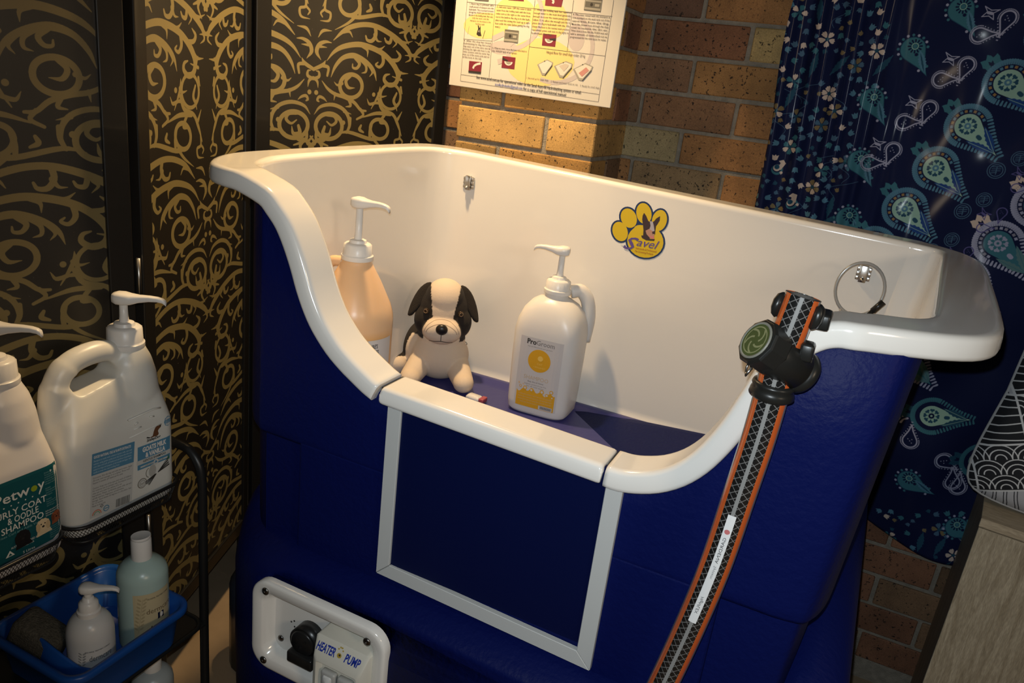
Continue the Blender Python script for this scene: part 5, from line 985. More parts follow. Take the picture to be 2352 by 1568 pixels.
# ------------------------------------------------------------------ plush dog
dog = thing('plush_dog', (-.83, 1.49, -.687), 'cream and black plush toy puppy sitting in the tub', 'toy')
F = Vector((.47, -.88, 0)).normalized(); RR = Vector((-F.y, F.x, 0)); UU = Vector((0, 0, 1)); HC = Vector((-.822, 1.492, -.516))
D = lambda a, b, c: HC + RR * a + F * b + UU * c
AX = (RR, F, UU)
m = MB(); S = lambda a, b, c, r: m.sphere(D(a, b, c), r, 0, 28, 18, AX)
S(0, 0, 0, (.061, .057, .067)); S(0, .012, .030, (.046, .045, .045)); S(-.036, .018, -.022, (.030, .034, .038)); S(.036, .018, -.022, (.030, .034, .038))
S(0, .040, -.036, (.047, .040, .034)); S(-.018, .058, -.034, (.026, .022, .024)); S(.018, .058, -.034, (.026, .022, .024)); S(0, .056, -.046, (.030, .020, .016))
BF = Vector((.88, -.475, 0)); BR = Vector((.475, .88, 0))
B = lambda a, b, c: HC + BR * a + BF * b + UU * c
SB = lambda a, b, c, r: m.sphere(B(a, b, c), r, 0, 28, 18, (BR, BF, UU))
S(0, -.010, -.072, (.056, .052, .045)); S(0, -.006, -.112, (.068, .058, .060)); SB(0, -.060, -.110, (.064, .075, .062)); SB(0, -.125, -.116, (.068, .060, .060))
def cap_(p, q, r0, r1):
    m.tube([p, p.lerp(q, .33), p.lerp(q, .66), q], [r0, (2 * r0 + r1) / 3, (r0 + 2 * r1) / 3, r1], 20); m.sphere(p, r0, 0, 20, 12); m.sphere(q, r1, 0, 20, 12)
cap_(D(.040, .012, -.128), D(.058, .064, -.147), .030, .0245); m.sphere(D(.060, .074, -.1485), (.024, .028, .0225), 0, 20, 12, AX)
cap_(D(-.040, .012, -.128), D(-.060, .062, -.147), .030, .0245); m.sphere(D(-.062, .072, -.1485), (.024, .028, .0225), 0, 20, 12, AX)
cap_(B(-.055, -.120, -.130), B(-.078, -.060, -.148), .034, .024); cap_(B(.050, -.120, -.130), B(.070, -.075, -.148), .032, .024)
cap_(B(0, -.165, -.110), B(.01, -.195, -.085), .016, .012)
me = remesh(m, 'plush_body', .0026, 5, .5)
nv = len(me.vertices); co = np.zeros(nv * 3, np.float32); me.vertices.foreach_get('co', co); co = co.reshape(-1, 3) - np.array(HC)
a = co @ np.array(RR); b = co @ np.array(F); c = co @ np.array(UU)
CREAM_, BLACK_ = np.array((.66, .54, .42)), np.array((.012, .008, .006))
muz = ((a / .044) ** 2 + ((b - .06) / .064) ** 2 + ((c + .040) / .040) ** 2) < 1
blaze = .0235 + .010 * np.clip(c / .06, 0, 1) - .004 * np.clip(-c / .03, 0, 1)
head = (c > -.070) & (b > -.026)
patch = head & (np.abs(a) > blaze) & ~muz & ~((c < -.048) & (np.abs(a) < .042))
bb = co @ np.array(BF); saddle = (c < -.045) & (bb < -.052) & (bb > -.100) & (c > -.150)
back_head = (b <= -.022) & (c > -.055) & (np.abs(a) > .03)
blk = (patch | saddle | back_head).astype(np.float32)
shade = 1 + .05 * np.sin(a * 900) * np.sin(c * 800)
colr = np.ones((nv, 4), np.float32); colr[:, :3] = (CREAM_ * (1 - blk[:, None]) + BLACK_ * blk[:, None])
att = me.color_attributes.new('fur_colour', 'FLOAT_COLOR', 'POINT'); att.data.foreach_set('color', colr.ravel())
FUR = bpy.data.materials.new('plush_fur'); FUR.use_nodes = True; nt = FUR.node_tree; bs = nt.nodes['Principled BSDF']
at = nt.nodes.new('ShaderNodeVertexColor'); at.layer_name = 'fur_colour'; nt.links.new(at.outputs[0], bs.inputs['Base Color']); bs.inputs['Roughness'].default_value = .9; bs.inputs['Sheen Weight'].default_value = .03
tc = nt.nodes.new('ShaderNodeTexCoord'); nz = nt.nodes.new('ShaderNodeTexNoise'); nz.inputs['Scale'].default_value = 420; nt.links.new(tc.outputs['Object'], nz.inputs['Vector'])
bp = nt.nodes.new('ShaderNodeBump'); bp.inputs['Strength'].default_value = .35; bp.inputs['Distance'].default_value = .001; nt.links.new(nz.outputs['Fac'], bp.inputs['Height']); nt.links.new(bp.outputs[0], bs.inputs['Normal'])
shift(me, ORG[dog.name]); link('plush_body', me, dog, [FUR])
BLKF = mat('plush_black', (.013, .009, .007), .9, bump=.4, bscale=420)
for sg in (-1, 1):
    m = MB(); rings = []
    # a soft folded triangle hanging from the top corner of the head
    path = [D(sg * .036, .004, .062), D(sg * .047, .006, .050), D(sg * .056, .010, .030), D(sg * .065, .015, .008), D(sg * .073, .020, -.010), D(sg * .077, .022, -.018)]
    wid = [.007, .014, .0175, .016, .010, .004]
    for p, w in zip(path, wid):
        nrm = (RR * sg * .62 + F * .72 + UU * .25).normalized(); tang = (RR - nrm * RR.dot(nrm)).normalized()
        rings.append([tuple(p + tang * (w * math.cos(t)) + nrm * (.0055 * math.sin(t))) for t in (2 * pi * k / 16 for k in range(16))])
    m.loft(rings, 0, True, True, True); eo = obj('ear', m, BLKF, dog); sd = eo.modifiers.new('s', 'SUBSURF'); sd.levels = sd.render_levels = 1
NOSE = mat('plush_nose', (.010, .009, .009), .35)
m = MB(); m.sphere(D(0, .081, -.024), (.0135, .009, .0125), 0, 24, 14, AX); obj('nose', m, NOSE, dog)
for sg in (-1, 1):
    e0 = D(sg * .0385, .0475, .006)
    nrm = (F * .95 + RR * sg * .38 + UU * .05).normalized(); t1 = nrm.orthogonal().normalized(); t2 = nrm.cross(t1)
    m = MB(); m.sphere(e0, (.0072, .0072, .005), 0, 20, 12, (t1, t2, nrm)); eo = obj('eye', m, mat('eye_dark', (.03, .018, .010), .15), dog)
    m = MB(); m.tube([tuple(e0 + nrm * .0046 + (t1 * math.cos(t) + t2 * math.sin(t)) * .0042) for t in np.linspace(0, 2 * pi, 17)[:-1]], .0006, 6, closed=True); obj('iris_ring', m, mat('iris_tan', (.30, .20, .12), .4), eo)
bvh_me = me
from mathutils.bvhtree import BVHTree
bv_ = BVHTree.FromPolygons([v.co.copy() for v in me.vertices], [list(p.vertices) for p in me.polygons])
def on_fur(a_, c_, lift=.0004):
    o = D(a_, .2, c_) - Vector(ORG[dog.name]); h = bv_.ray_cast(o, -F)
    return tuple(h[0] + h[1] * lift + Vector(ORG[dog.name])) if h[0] else tuple(D(a_, .06, c_))
m = MB(); m.tube([on_fur(0, c_) for c_ in (-.033, -.040, -.047, -.053)], .0008, 6); m.tube(crom([on_fur(-.026, -.0585), on_fur(-.015, -.0565), on_fur(0, -.0535), on_fur(.015, -.0565), on_fur(.026, -.0585)], 4), .0008, 6)
obj('stitched_mouth', m, NOSE, dog)
m = MB()
for k, (w, t) in enumerate(((.0345, .002), (.0385, .008))): m.tube(crom([on_fur(w * math.sin(q), -.036 + (w * .55 + t) * math.cos(q), -.0002) for q in np.linspace(-1.5, 1.5, 25)], 2), .0009, 6)
obj('muzzle_wrinkles', m, mat('plush_cream_seam', (.44, .33, .24), .9), dog)

# ------------------------------------------------------------------ instruction board on the pier
board = thing('instruction_board', (-.796, 1.755, .26), 'laminated instruction board with photos and text hanging on the brick pier', 'poster')
m = MB(); bc = [(-1.0085, -.031), (-.5835, -.0355), (-.582, .565), (-1.0095, .565)]
m.prism(bc, lambda p: (p[0], 1.7475, p[1]), lambda p: (p[0], 1.7545, p[1])); bevel(obj('board', m, mat('laminate_paper', (.52, .50, .46), .38), board), .0012, 2)
PL = [[(-0.9782,0.1608),(-0.6102,0.1566)],[(-0.9786,0.0781),(-0.8992,0.0803)],[(-0.8024,0.0763),(-0.6123,0.0737)],[(-0.9761,-0.0034),(-0.6143,-0.009)],[(-0.9762,-0.0185),(-0.6135,-0.0254)],[(-0.9776,0.1651),(-0.9762,-0.0185)],[(-0.902,0.1702),(-0.8985,-0.003)],[(-0.801,0.177),(-0.8024,-0.0052)],[(-0.7065,0.1834),(-0.7059,0.0758)],[(-0.6122,0.1898),(-0.6135,-0.0254)]]
PQ = {'a': [(-0.7753,0.1853),(-0.7321,0.1857),(-0.734,0.1669),(-0.7746,0.1673)],'b': [(-0.6791,0.1901),(-0.6385,0.1896),(-0.6387,0.1633),(-0.6788,0.1644)],'c': [(-0.8697,0.109),(-0.833,0.1086),(-0.8324,0.0813),(-0.8692,0.0815)],'d': [(-0.771,0.1078),(-0.7372,0.1078),(-0.7369,0.0822),(-0.7703,0.0821)],'e': [(-0.9569,0.0299),(-0.9216,0.0303),(-0.9216,0.0035),(-0.9561,0.0035)],'f': [(-0.8683,0.0495),(-0.8338,0.0493),(-0.8339,0.0231),(-0.8681,0.0235)],'g': [(-0.9589,0.1766),(-0.92,0.1775),(-0.9201,0.166),(-0.957,0.1657)],'h': [(-0.8712,0.184),(-0.8302,0.185),(-0.8293,0.1726),(-0.8691,0.1725)]}
PT = [[(-0.7762,0.0393),(-0.7523,0.0528),(-0.7368,0.0478),(-0.7378,0.0414),(-0.7531,0.0175),(-0.761,0.017)],[(-0.7337,0.0401),(-0.7055,0.0539),(-0.688,0.0497),(-0.689,0.0412),(-0.7076,0.0163),(-0.7165,0.017)],[(-0.6857,0.0381),(-0.6576,0.0544),(-0.6378,0.0488),(-0.6402,0.0402),(-0.6591,0.0155),(-0.6687,0.0158)]]
PW = [[(-0.8615,0.1173),(-0.8635,0.1077),(-0.8717,0.0986),(-0.8852,0.091),(-0.9027,0.0856),(-0.9224,0.0831),(-0.9421,0.0838),(-0.9595,0.0877),(-0.9728,0.0943),(-0.9805,0.1029),(-0.9815,0.1126),(-0.976,0.1223),(-0.9645,0.1308),(-0.9483,0.1373),(-0.9293,0.1411),(-0.9096,0.1417),(-0.8912,0.1392),(-0.8762,0.1339),(-0.8659,0.1264)],[(-0.798,0.1524),(-0.7993,0.1421),(-0.8061,0.1324),(-0.8175,0.1244),(-0.8326,0.1189),(-0.8495,0.1167),(-0.8666,0.1179),(-0.8819,0.1226),(-0.8937,0.1301),(-0.9006,0.1396),(-0.9019,0.1502),(-0.8974,0.1605),(-0.8878,0.1695),(-0.8741,0.1761),(-0.8578,0.1798),(-0.8407,0.18),(-0.8247,0.1769),(-0.8114,0.1708),(-0.8022,0.1624)],[(-0.715,0.1422),(-0.7154,0.1282),(-0.7206,0.1154),(-0.7303,0.1049),(-0.7434,0.0981),(-0.7584,0.0956),(-0.7738,0.0978),(-0.7878,0.1045),(-0.7989,0.115),(-0.8059,0.128),(-0.8078,0.1422),(-0.8046,0.1559),(-0.7967,0.1677),(-0.7849,0.1762),(-0.7707,0.1806),(-0.7554,0.1804),(-0.7409,0.1758),(-0.7285,0.1673),(-0.7195,0.1556)],[(-0.6842,0.0535),(-0.6861,0.0363),(-0.697,0.0199),(-0.7157,0.006),(-0.7405,-0.0038),(-0.7688,-0.0083),(-0.7974,-0.0071),(-0.8232,-0.0),(-0.8431,0.0121),(-0.8549,0.0278),(-0.8572,0.0455),(-0.8498,0.063),(-0.8336,0.0783),(-0.8106,0.0899),(-0.7835,0.0965),(-0.7552,0.0975),(-0.7286,0.0929),(-0.7066,0.0833),(-0.6913,0.0697)],[(-0.668,0.1082),(-0.6676,0.0986),(-0.6695,0.0898),(-0.6734,0.0828),(-0.679,0.0783),(-0.6857,0.0769),(-0.6927,0.0787),(-0.6993,0.0835),(-0.7046,0.0908),(-0.7083,0.0998),(-0.7098,0.1095),(-0.7089,0.1189),(-0.7059,0.1268),(-0.701,0.1326),(-0.6948,0.1354),(-0.6879,0.1352),(-0.6811,0.1318),(-0.6751,0.1257),(-0.6706,0.1176)],[(-0.8331,0.0718),(-0.8344,0.0667),(-0.8395,0.0617),(-0.8479,0.0574),(-0.8587,0.0544),(-0.8707,0.0528),(-0.8827,0.0529),(-0.8933,0.0548),(-0.9014,0.0581),(-0.9059,0.0626),(-0.9066,0.0678),(-0.9032,0.073),(-0.8961,0.0776),(-0.8863,0.0813),(-0.8746,0.0836),(-0.8625,0.0842),(-0.8513,0.0832),(-0.842,0.0805),(-0.8358,0.0766)]]
fQ = lambda a, b, h: (a, 1.7475 - h, b)
pr = Print(.00016, .0002)
for k, w in enumerate(PW): pr.poly(w, 0 if k < 4 else 1, 0)
for (cx, cz, r) in ((-.735, .082, .078), (-.865, .14, .075)): 
    pts = [(cx + r * 1.15 * math.cos(t), cz + r * math.sin(t)) for t in np.linspace(-1.9, 1.2, 22)]; pr.pline(pts, .010, 1, 1)
pr.pline([(-.90, .085), (-.87, .10), (-.84, .09), (-.86, .07), (-.85, .045), (-.88, .035)], .012, 1, 1)
for a_, b_ in PL: pr.line(a_, b_, .0007, 2, 2)
for z in (.30, .43, .555): pr.line((-.975, z), (-.605, z), .0007, 2, 2)
for k, mi in dict(a=3, b=4, c=4, d=3, e=3, f=3, g=4, h=3).items(): pr.poly(PQ[k], mi, 3)
def inq(k, u, v):
    q = PQ[k]; x = (1 - v) * ((1 - u) * q[0][0] + u * q[1][0]) + v * ((1 - u) * q[3][0] + u * q[2][0]); z = (1 - v) * ((1 - u) * q[0][1] + u * q[1][1]) + v * ((1 - u) * q[3][1] + u * q[2][1]); return (x, z)
for k in ('b', 'c'):
    pr.poly([inq(k, u, v) for u, v in ((.02, .16), (.98, .16), (.98, .92), (.02, .92))], 5, 4); pr.poly([inq(k, u, v) for u, v in ((.05, .28), (.95, .28), (.95, .72), (.05, .72))], 4, 5)
    pr.poly(circ(*inq(k, .42, .5), .0032, .0038, 14), 6, 6); pr.poly([inq(k, u, v) for u, v in ((.62, .42), (.88, .42), (.88, .62), (.62, .62))], 5, 6)
for k in ('d', 'f'):
    pr.poly([inq(k, .5 + .32 * math.cos(t), .42 + .34 * math.sin(t)) for t in np.linspace(.0, pi, 12)], 7, 4); pr.poly([inq(k, .5 + .2 * math.cos(t), .42 + .2 * math.sin(t)) for t in np.linspace(.0, pi, 12)], 5, 5)
    pr.poly([inq(k, u, v) for u, v in (((.5, .38), (.98, .3), (.98, .48), (.55, .5)) if k == 'd' else ((.02, .1), (.4, .28), (.5, .42), (.02, .3)))], 6, 6)
pr.pline([inq('e', u, v) for u, v in ((.35, .62), (.4, .4), (.6, .22), (.9, .12))], .0050, 7, 4); pr.poly([inq('e', u, v) for u, v in ((0, .85), (1, .82), (1, 1), (0, 1))], 6, 5)
pr.pline([inq('a', u, v) for u, v in ((.4, .2), (.5, .4), (.45, .7))], .005, 7, 4)
pr.poly([(-.944, .092), (-.941, .104), (-.943, .112), (-.940, .1115), (-.938, .106), (-.935, .1115), (-.9345, .105), (-.934, .099), (-.930, .089), (-.9385, .0885)], 6, 3); pr.poly([(-.9405, .098), (-.937, .1035), (-.936, .096)], 5, 4)
pr.line((-.922, .102), (-.926, .084), .0010, 6, 3); pr.line((-.966, .108), (-.968, .09), .0008, 5, 3)
for k, t in enumerate(PT):
    pr.poly(t, 5, 3); cx = sum(p[0] for p in t) / 6; cz = sum(p[1] for p in t) / 6
    pr.poly([(cx + (p[0] - cx) * .84, cz + .0012 + (p[1] - cz) * .80) for p in t], 7, 4)
    if k == 1: pr.poly([(cx + (p[0] - cx) * .5, cz + .004 + (p[1] - cz) * .45) for p in t[:5]], 8, 5)
    if k == 2: pr.poly([(cx - .012, cz - .004), (cx + .004, cz + .010), (cx + .012, cz + .004), (cx - .003, cz - .011)], 9, 5)
    pr.line(t[3], t[4], .0016, 6, 5); pr.poly(circ(t[1][0] - .006, t[1][1] - .004, .0012, .0012, 8), 6, 6)
def para(x0, x1, z0, dz, lines, size=.0058):
    for k, s_ in enumerate(lines):
        last = k == len(lines) - 1; w = (x1 - x0) * (min(1, len(s_) / 32) if last else 1); pr.text(s_, x0, z0 - dz * k, size, 2, 4, 'l', w, 0, .008)
para(-.970, -.905, .1565, .0062, ['1. Place a dog in hydrobath, add a', 'small amount of shampoo into the', 'hydrobath. This is pumped around', 'through the WASH cycle and does not', 'dissolve in the holding tank. Not only'], .0052)
pr.text('only the wash, and the', -.937, .1258, .0052, 2, 4, 'c', .045); pr.text('shampoo can be mixed in the', -.937, .1196, .0052, 2, 4, 'c', .056); pr.text('holding tank', -.937, .1134, .0052, 2, 4, 'c', .024)
para(-.897, -.808, .1545, .0072, ['2. Add some water. OFF (the water is taken', 'water from the holding tank with the hose,', 'make sure at the right so the water from', 'out it the before the dog is in the bath.', 'place and this setting the wash up is right', 'hose under the water before getting the dog', 'wet.)'], .0056)
para(-.800, -.708, .1555, .0072, ['3. When the holding tank has captured', 'enough water to the wash level (generally', 'enough to cover the waste pump) gently', 'adjust (1) to allow the enough just for it', 'place the dog in hydrobath with the. We', 'charge the hose to the wanted wash position', 'operational system with tank to dog lights to', 'hydrobath the dog.'], .0056)
para(-.7035, -.615, .1525, .0068, ['4. The water mixed with the shampoo is', 'now moving from the wash tank out of the', 'sieve into from the dog.', 'Move the shower rose through the dogs', 'coat to remove the dirt etc.', 'When done a rinse into the WASH tank will', 'add a amount of controlled out as', 'programmed for the next cycle for water.'], .0056)
para(-.976, -.903, .0735, .0062, ['5. After the dog has rinsed', 'hydrobathing for dog, find some', 'dog water out of the same tank by', 'draining the right side hose to the', 'other position until the water has', 'rinse out of the waste cycle and out', 'of the hose in the tub.'], .0054)
para(-.8975, -.8065, .0640, .0066, ['6. When no more, move the hose valve back to', 'the WASH and of program'], .0054)
pr.text('Hinged floor for small dogs under 20 kg', -.7085, .0662, .0085, 2, 4, 'c', .096)
pr.text('1. Secured up for large dogs', -.800, .0060, .0056, 2, 4, 'l', .057); pr.text('2. Release and lower down to use', -.7365, .0045, .0056, 2, 4, 'l', .0675); pr.text('3. Ready for small dogs', -.663, .0032, .0056, 2, 4, 'l', .0475)
pr.text('See www.savel.com.au for operational video on the Savel Auto-fill Hydrobathing system or email', -.933, -.0078, .0092, 6, 4, 'l', .2745, 0, .012, -.018)
pr.text('savelhydrobaths@gmail.com', -.8808, -.0185, .0092, 10, 4, 'l', .074, 0, .012, -.018); pr.text('for a copy of full operational manual', -.8045, -.0200, .0092, 6, 4, 'l', .110, 0, .012, -.018)
pr.build('printed_sheet', fQ, [INK('poster_yellow', (206, 186, 124)), INK('poster_lilac', (172, 164, 164)), INK('poster_grey', (84, 77, 70)), INK('maroon', (112, 38, 52)), INK('photo_grey', (92, 90, 84)), INK('photo_pale', (142, 139, 130)), INK('poster_black', (48, 44, 42)), INK('photo_white', (196, 191, 182)), INK('tub_cream', (176, 168, 156)), INK('tub_pink', (176, 126, 120)), INK('poster_blue', (96, 104, 160))], board)

# ------------------------------------------------------------------ paisley curtain
X0, X1, Z0, Z1 = -.27, .70, -1.0, .50
cr = Raster(1260, 1948, X0, X1, Z0, Z1, 3, 0.0)
NAVY = lin((14, 23, 58)); cr.a[:] = NAVY
TEAL, TEALD, LIGHT, SLATE, GOLD, WHT, PURP, CREAMF, OLIVE, GREYB = [lin(c_) for c_ in ((54, 104, 118), (32, 70, 92), (138, 172, 158), (74, 116, 140), (136, 108, 70), (150, 152, 176), (84, 80, 132), (192, 174, 162), (116, 102, 74), (66, 96, 122))]
rng = random.Random(3)
def local(cx, cz, ang, s_):
    ca, sa = math.cos(ang) * s_, math.sin(ang) * s_; return lambda u, v: (cx + u * ca - v * sa, cz + u * sa + v * ca)
def tear(r, L, n=22):
    al = math.acos(r / L); return [(r * math.cos(t), r * math.sin(t)) for t in np.linspace(al, 2 * pi - al, n)] + [(L * .62, -r * .30), (L, 0), (L * .62, r * .30)]
def P_(T, pts): return [T(*p) for p in pts]
def leafz(T, x, y, L, w, a_, col, n=7):
    pts = [];
    for k in range(n + 1): t = k / n; q = w * math.sin(pi * t) * (1.0 if k % 2 else .72); pts.append((L * t, q))
    for k in range(n, -1, -1): t = k / n; q = -w * math.sin(pi * t) * (.72 if k % 2 else 1.0); pts.append((L * t, q))
    ca, sa = math.cos(a_), math.sin(a_); cr.poly(P_(T, [(x + p[0] * ca - p[1] * sa, y + p[0] * sa + p[1] * ca) for p in pts]), col)
def big_paisley(cx, cz, ang, s_, body, rim, accent, heart, leafc, crown, sq=True):
    T = local(cx, cz, ang, s_)
    for a_ in (2.35, 2.95, 3.55): leafz(T, -.36, .1 * (a_ - 2.95), .42, .13, a_, crown)
    for a_ in (2.6, 3.3): leafz(T, -.40, .12 * (a_ - 2.95), .24, .045, a_, NAVY)
    O = tear(.40, 1.02, 40)
    for i in range(0, len(O), 1):
        if i % 1 == 0:
            x, y = O[i]; x2, y2 = O[(i + 1) % len(O)]; tx, ty = x2 - x, y2 - y; L = math.hypot(tx, ty) or 1; nx, ny = ty / L, -tx / L
            k_ = max(1, int(round(L / .078)))
            for j in range(k_):
                px, py = x + tx * (j + .5) / k_, y + ty * (j + .5) / k_; cr.stroke([(*T(px + nx * -.01, py + ny * -.01), .016 * s_), (*T(px + nx * .082, py + ny * .082), .0265 * s_)], rim)
    cr.poly(P_(T, tear(.385, .98)), NAVY)
    if sq:
        for i, (x, y) in enumerate(tear(.335, .92, 15)[:15]):
            a_ = math.atan2(y, x); q = .042; cr.poly(P_(T, [(x + q * math.cos(a_ + t), y + q * math.sin(a_ + t)) for t in (.8, 2.34, 3.94, 5.5)]), accent if i % 2 else rim)
    cr.poly(P_(T, tear(.275, .93)), body)
    for sg in (1, -1): leafz(T, .86, 0, .66, .085, pi - sg * .36, leafc, 13); cr.line(P_(T, [(.86, 0), (.3, sg * .215)]), .010 * s_, body)
    for k in range(8):
        a_ = 2 * pi * k / 8; x, y = .150 * math.cos(a_), .150 * math.sin(a_)
        cr.dot(*T(x + .028 * math.cos(a_ + 1.2), y + .028 * math.sin(a_ + 1.2)), .030 * s_, heart); cr.dot(*T(x + .028 * math.cos(a_ - 1.2), y + .028 * math.sin(a_ - 1.2)), .030 * s_, heart)
        cr.stroke([(*T(x, y), .030 * s_), (*T(x * .62, y * .62), .006 * s_)], heart)
    cr.dot(*T(0, 0), .072 * s_, rim if sq else NAVY); cr.dot(*T(0, 0), .028 * s_, body)
    cr.stroke([(*T(.34, 0), .045 * s_), (*T(.39, 0), .045 * s_)], heart)
def plain_paisley(cx, cz, ang, s_):
    T = local(cx, cz, ang, s_); O = tear(.42, 1.1, 22)
    for i, (x, y) in enumerate(O):
        if i % 2 == 0: cr.dot(*T(x * 1.09, y * 1.09), .045 * s_, WHT if i % 4 else TEAL)
    cr.poly(P_(T, tear(.40, 1.05)), TEALD); cr.poly(P_(T, tear(.375, 1.0)), TEAL)
    leafz(T, .92, -.02, .8, .13, pi - .25, SLATE, 17); leafz(T, .90, -.02, .7, .035, pi - .25, TEALD, 11)
    for k in range(12): a_ = 2 * pi * k / 12; cr.stroke([(*T(-.05 + .14 * math.cos(a_), .10 + .14 * math.sin(a_)), .022 * s_), (*T(-.05 + .21 * math.cos(a_), .10 + .21 * math.sin(a_)), .026 * s_)], NAVY)
    cr.dot(*T(-.05, .10), .11 * s_, LIGHT); cr.dot(*T(-.05, .10), .085 * s_, TEALD); cr.dot(*T(-.05, .10), .07 * s_, TEAL); cr.dot(*T(.22, .02), .055 * s_, NAVY)
def drop(cx, cz, ang, s_, col, dots=True):
    T = local(cx, cz, ang, s_); O = tear(.36, .95, 26)
    if dots:
        for (x, y), (x2, y2) in zip(O, O[1:] + O[:1]):
            for j in range(max(1, int(math.hypot(x2 - x, y2 - y) / .11))): t = (j + .5) / max(1, int(math.hypot(x2 - x, y2 - y) / .11)); cr.dot(*T((x + (x2 - x) * t) * 1.25, (y + (y2 - y) * t) * 1.3), .030 * s_, col)
    cr.line(P_(T, O + O[:1]), .075 * s_, col)
    for u, v in ((.0, 0), (.10, .10), (-.10, -.10), (.10, -.10)): cr.dot(*T(u, v), .028 * s_, col)
def diamond(cx, cz, ang, s_, col):
    T = local(cx, cz, ang, s_); cr.line(P_(T, [(.5, .35), (.2, .05), (.4, -.35), (0, -.2), (-.4, -.35), (-.2, .05), (-.5, .35), (0, .2), (.5, .35)]), .06 * s_, col); cr.stroke([(*T(-.12, 0), .10 * s_), (*T(.14, 0), .10 * s_)], col)
def coin(cx, cz, s_, col):
    cr.line(circ(cx, cz, s_, s_, 24) + [(cx + s_, cz)], s_ * .09, col); cr.line(circ(cx, cz, s_ * .74, s_ * .74, 24) + [(cx + s_ * .74, cz)], s_ * .09, col)
    for q in (-.38, -.12, .14, .40): cr.line([(cx - s_ * .5, cz + s_ * q), (cx + s_ * (.45 if q > -.2 else .1), cz + s_ * (q + .15))], s_ * .09, col)
    cr.line([(cx + s_ * .05, cz - s_ * .5), (cx - s_ * .02, cz + s_ * .5)], s_ * .10, col)
def flower(cx, cz, s_, n, c1, c2, a0):
    for k in range(n):
        a_ = a0 + 2 * pi * k / n; T = local(cx, cz, a_, s_)
        cr.poly(P_(T, [(.18, .05), (.55, .30), (.80, .34), (.86, .16), (1.0, .10), (.88, -.02), (.98, -.16), (.80, -.30), (.55, -.26), (.18, -.05)]), c1 if k % 2 else c2)
    cr.dot(cx, cz, .24 * s_, TEALD)
def sprig(cx, cz, L, a_, col):
    T = local(cx, cz, a_, L); leafz(T, 0, 0, 1, .15, 0, col, 13); cr.line(P_(T, [(0, 0), (1, 0)]), .04 * L, TEALD)
def tulip(cx, cz, s_, a_, col): T = local(cx, cz, a_, s_); cr.poly(P_(T, [(-.5, 0), (-.35, .38), (.1, .46), (.5, .52), (.32, .18), (.6, 0), (.32, -.18), (.5, -.52), (.1, -.46), (-.35, -.38)]), col)
def swirl(cx, cz, s_, a_):
    T = local(cx, cz, a_, s_)
    for r_, c_ in ((.52, TEAL), (.40, NAVY), (.34, CREAMF), (.24, TEALD)): cr.dot(*T(.52 - r_, .1), r_ * s_, c_)
    cr.poly(P_(T, [(-.1, -.2), (.5, -.75), (.9, -.55), (.85, -.1), (.6, -.25), (.4, -.1)]), CREAMF); tulip(*T(-.35, -.25), .3 * s_, a_ + 2, CREAMF)
# floral band down the left side and along the hem
placed = []
def scatter(inside, n, seed):
    r_ = random.Random(seed); tries = 0
    while n > 0 and tries < 20000:
        tries += 1; x, z = r_.uniform(X0, X1), r_.uniform(Z0, Z1)
        if not inside(x, z): continue
        kind = r_.choices(['f', 't', 's', 'w', 'g'], [4, 8, 1.6, 1.8, 6])[0]; rad = dict(f=.0145, t=.0085, s=.016, w=.021, g=.008)[kind]
        if any((x - p[0]) ** 2 + (z - p[1]) ** 2 < (rad + p[2]) ** 2 * .86 for p in placed): continue
        placed.append((x, z, rad)); n -= 1; a_ = r_.uniform(0, 6.28)
        if kind == 'f': flower(x, z, rad * 1.2, r_.choice((5, 5, 6)), *r_.choice(((CREAMF, OLIVE), (CREAMF, CREAMF), (CREAMF, TEAL), (OLIVE, GREYB))), a_)
        elif kind == 't': tulip(x, z, rad * 1.5, a_, r_.choice((SLATE, GREYB, SLATE, TEAL, CREAMF)))
        elif kind == 's': sprig(x - .02 * math.cos(1.2), z - .02, .052, 1.3 + r_.uniform(-.4, .4), TEALD)
        elif kind == 'w': swirl(x, z, rad * 1.1, a_)
        else: tulip(x, z, rad * 1.2, a_, r_.choice((GREYB, OLIVE, TEALD)))
band = lambda x, z: x < -.062 + .012 * math.sin(z * 14) and z > -.80
hem = lambda x, z: z < -.848 + .01 * math.sin(x * 20)
for k in range(26):
    x, z = rng.uniform(X0, -.07), rng.uniform(-.7, .5); cr.line([(x + .02 * t * math.cos(2.5 * t + k), z + .025 * t) for t in np.linspace(0, 2, 12)], .0009, GREYB)
scatter(band, 430, 11); scatter(hem, 150, 4)
UA = -.66
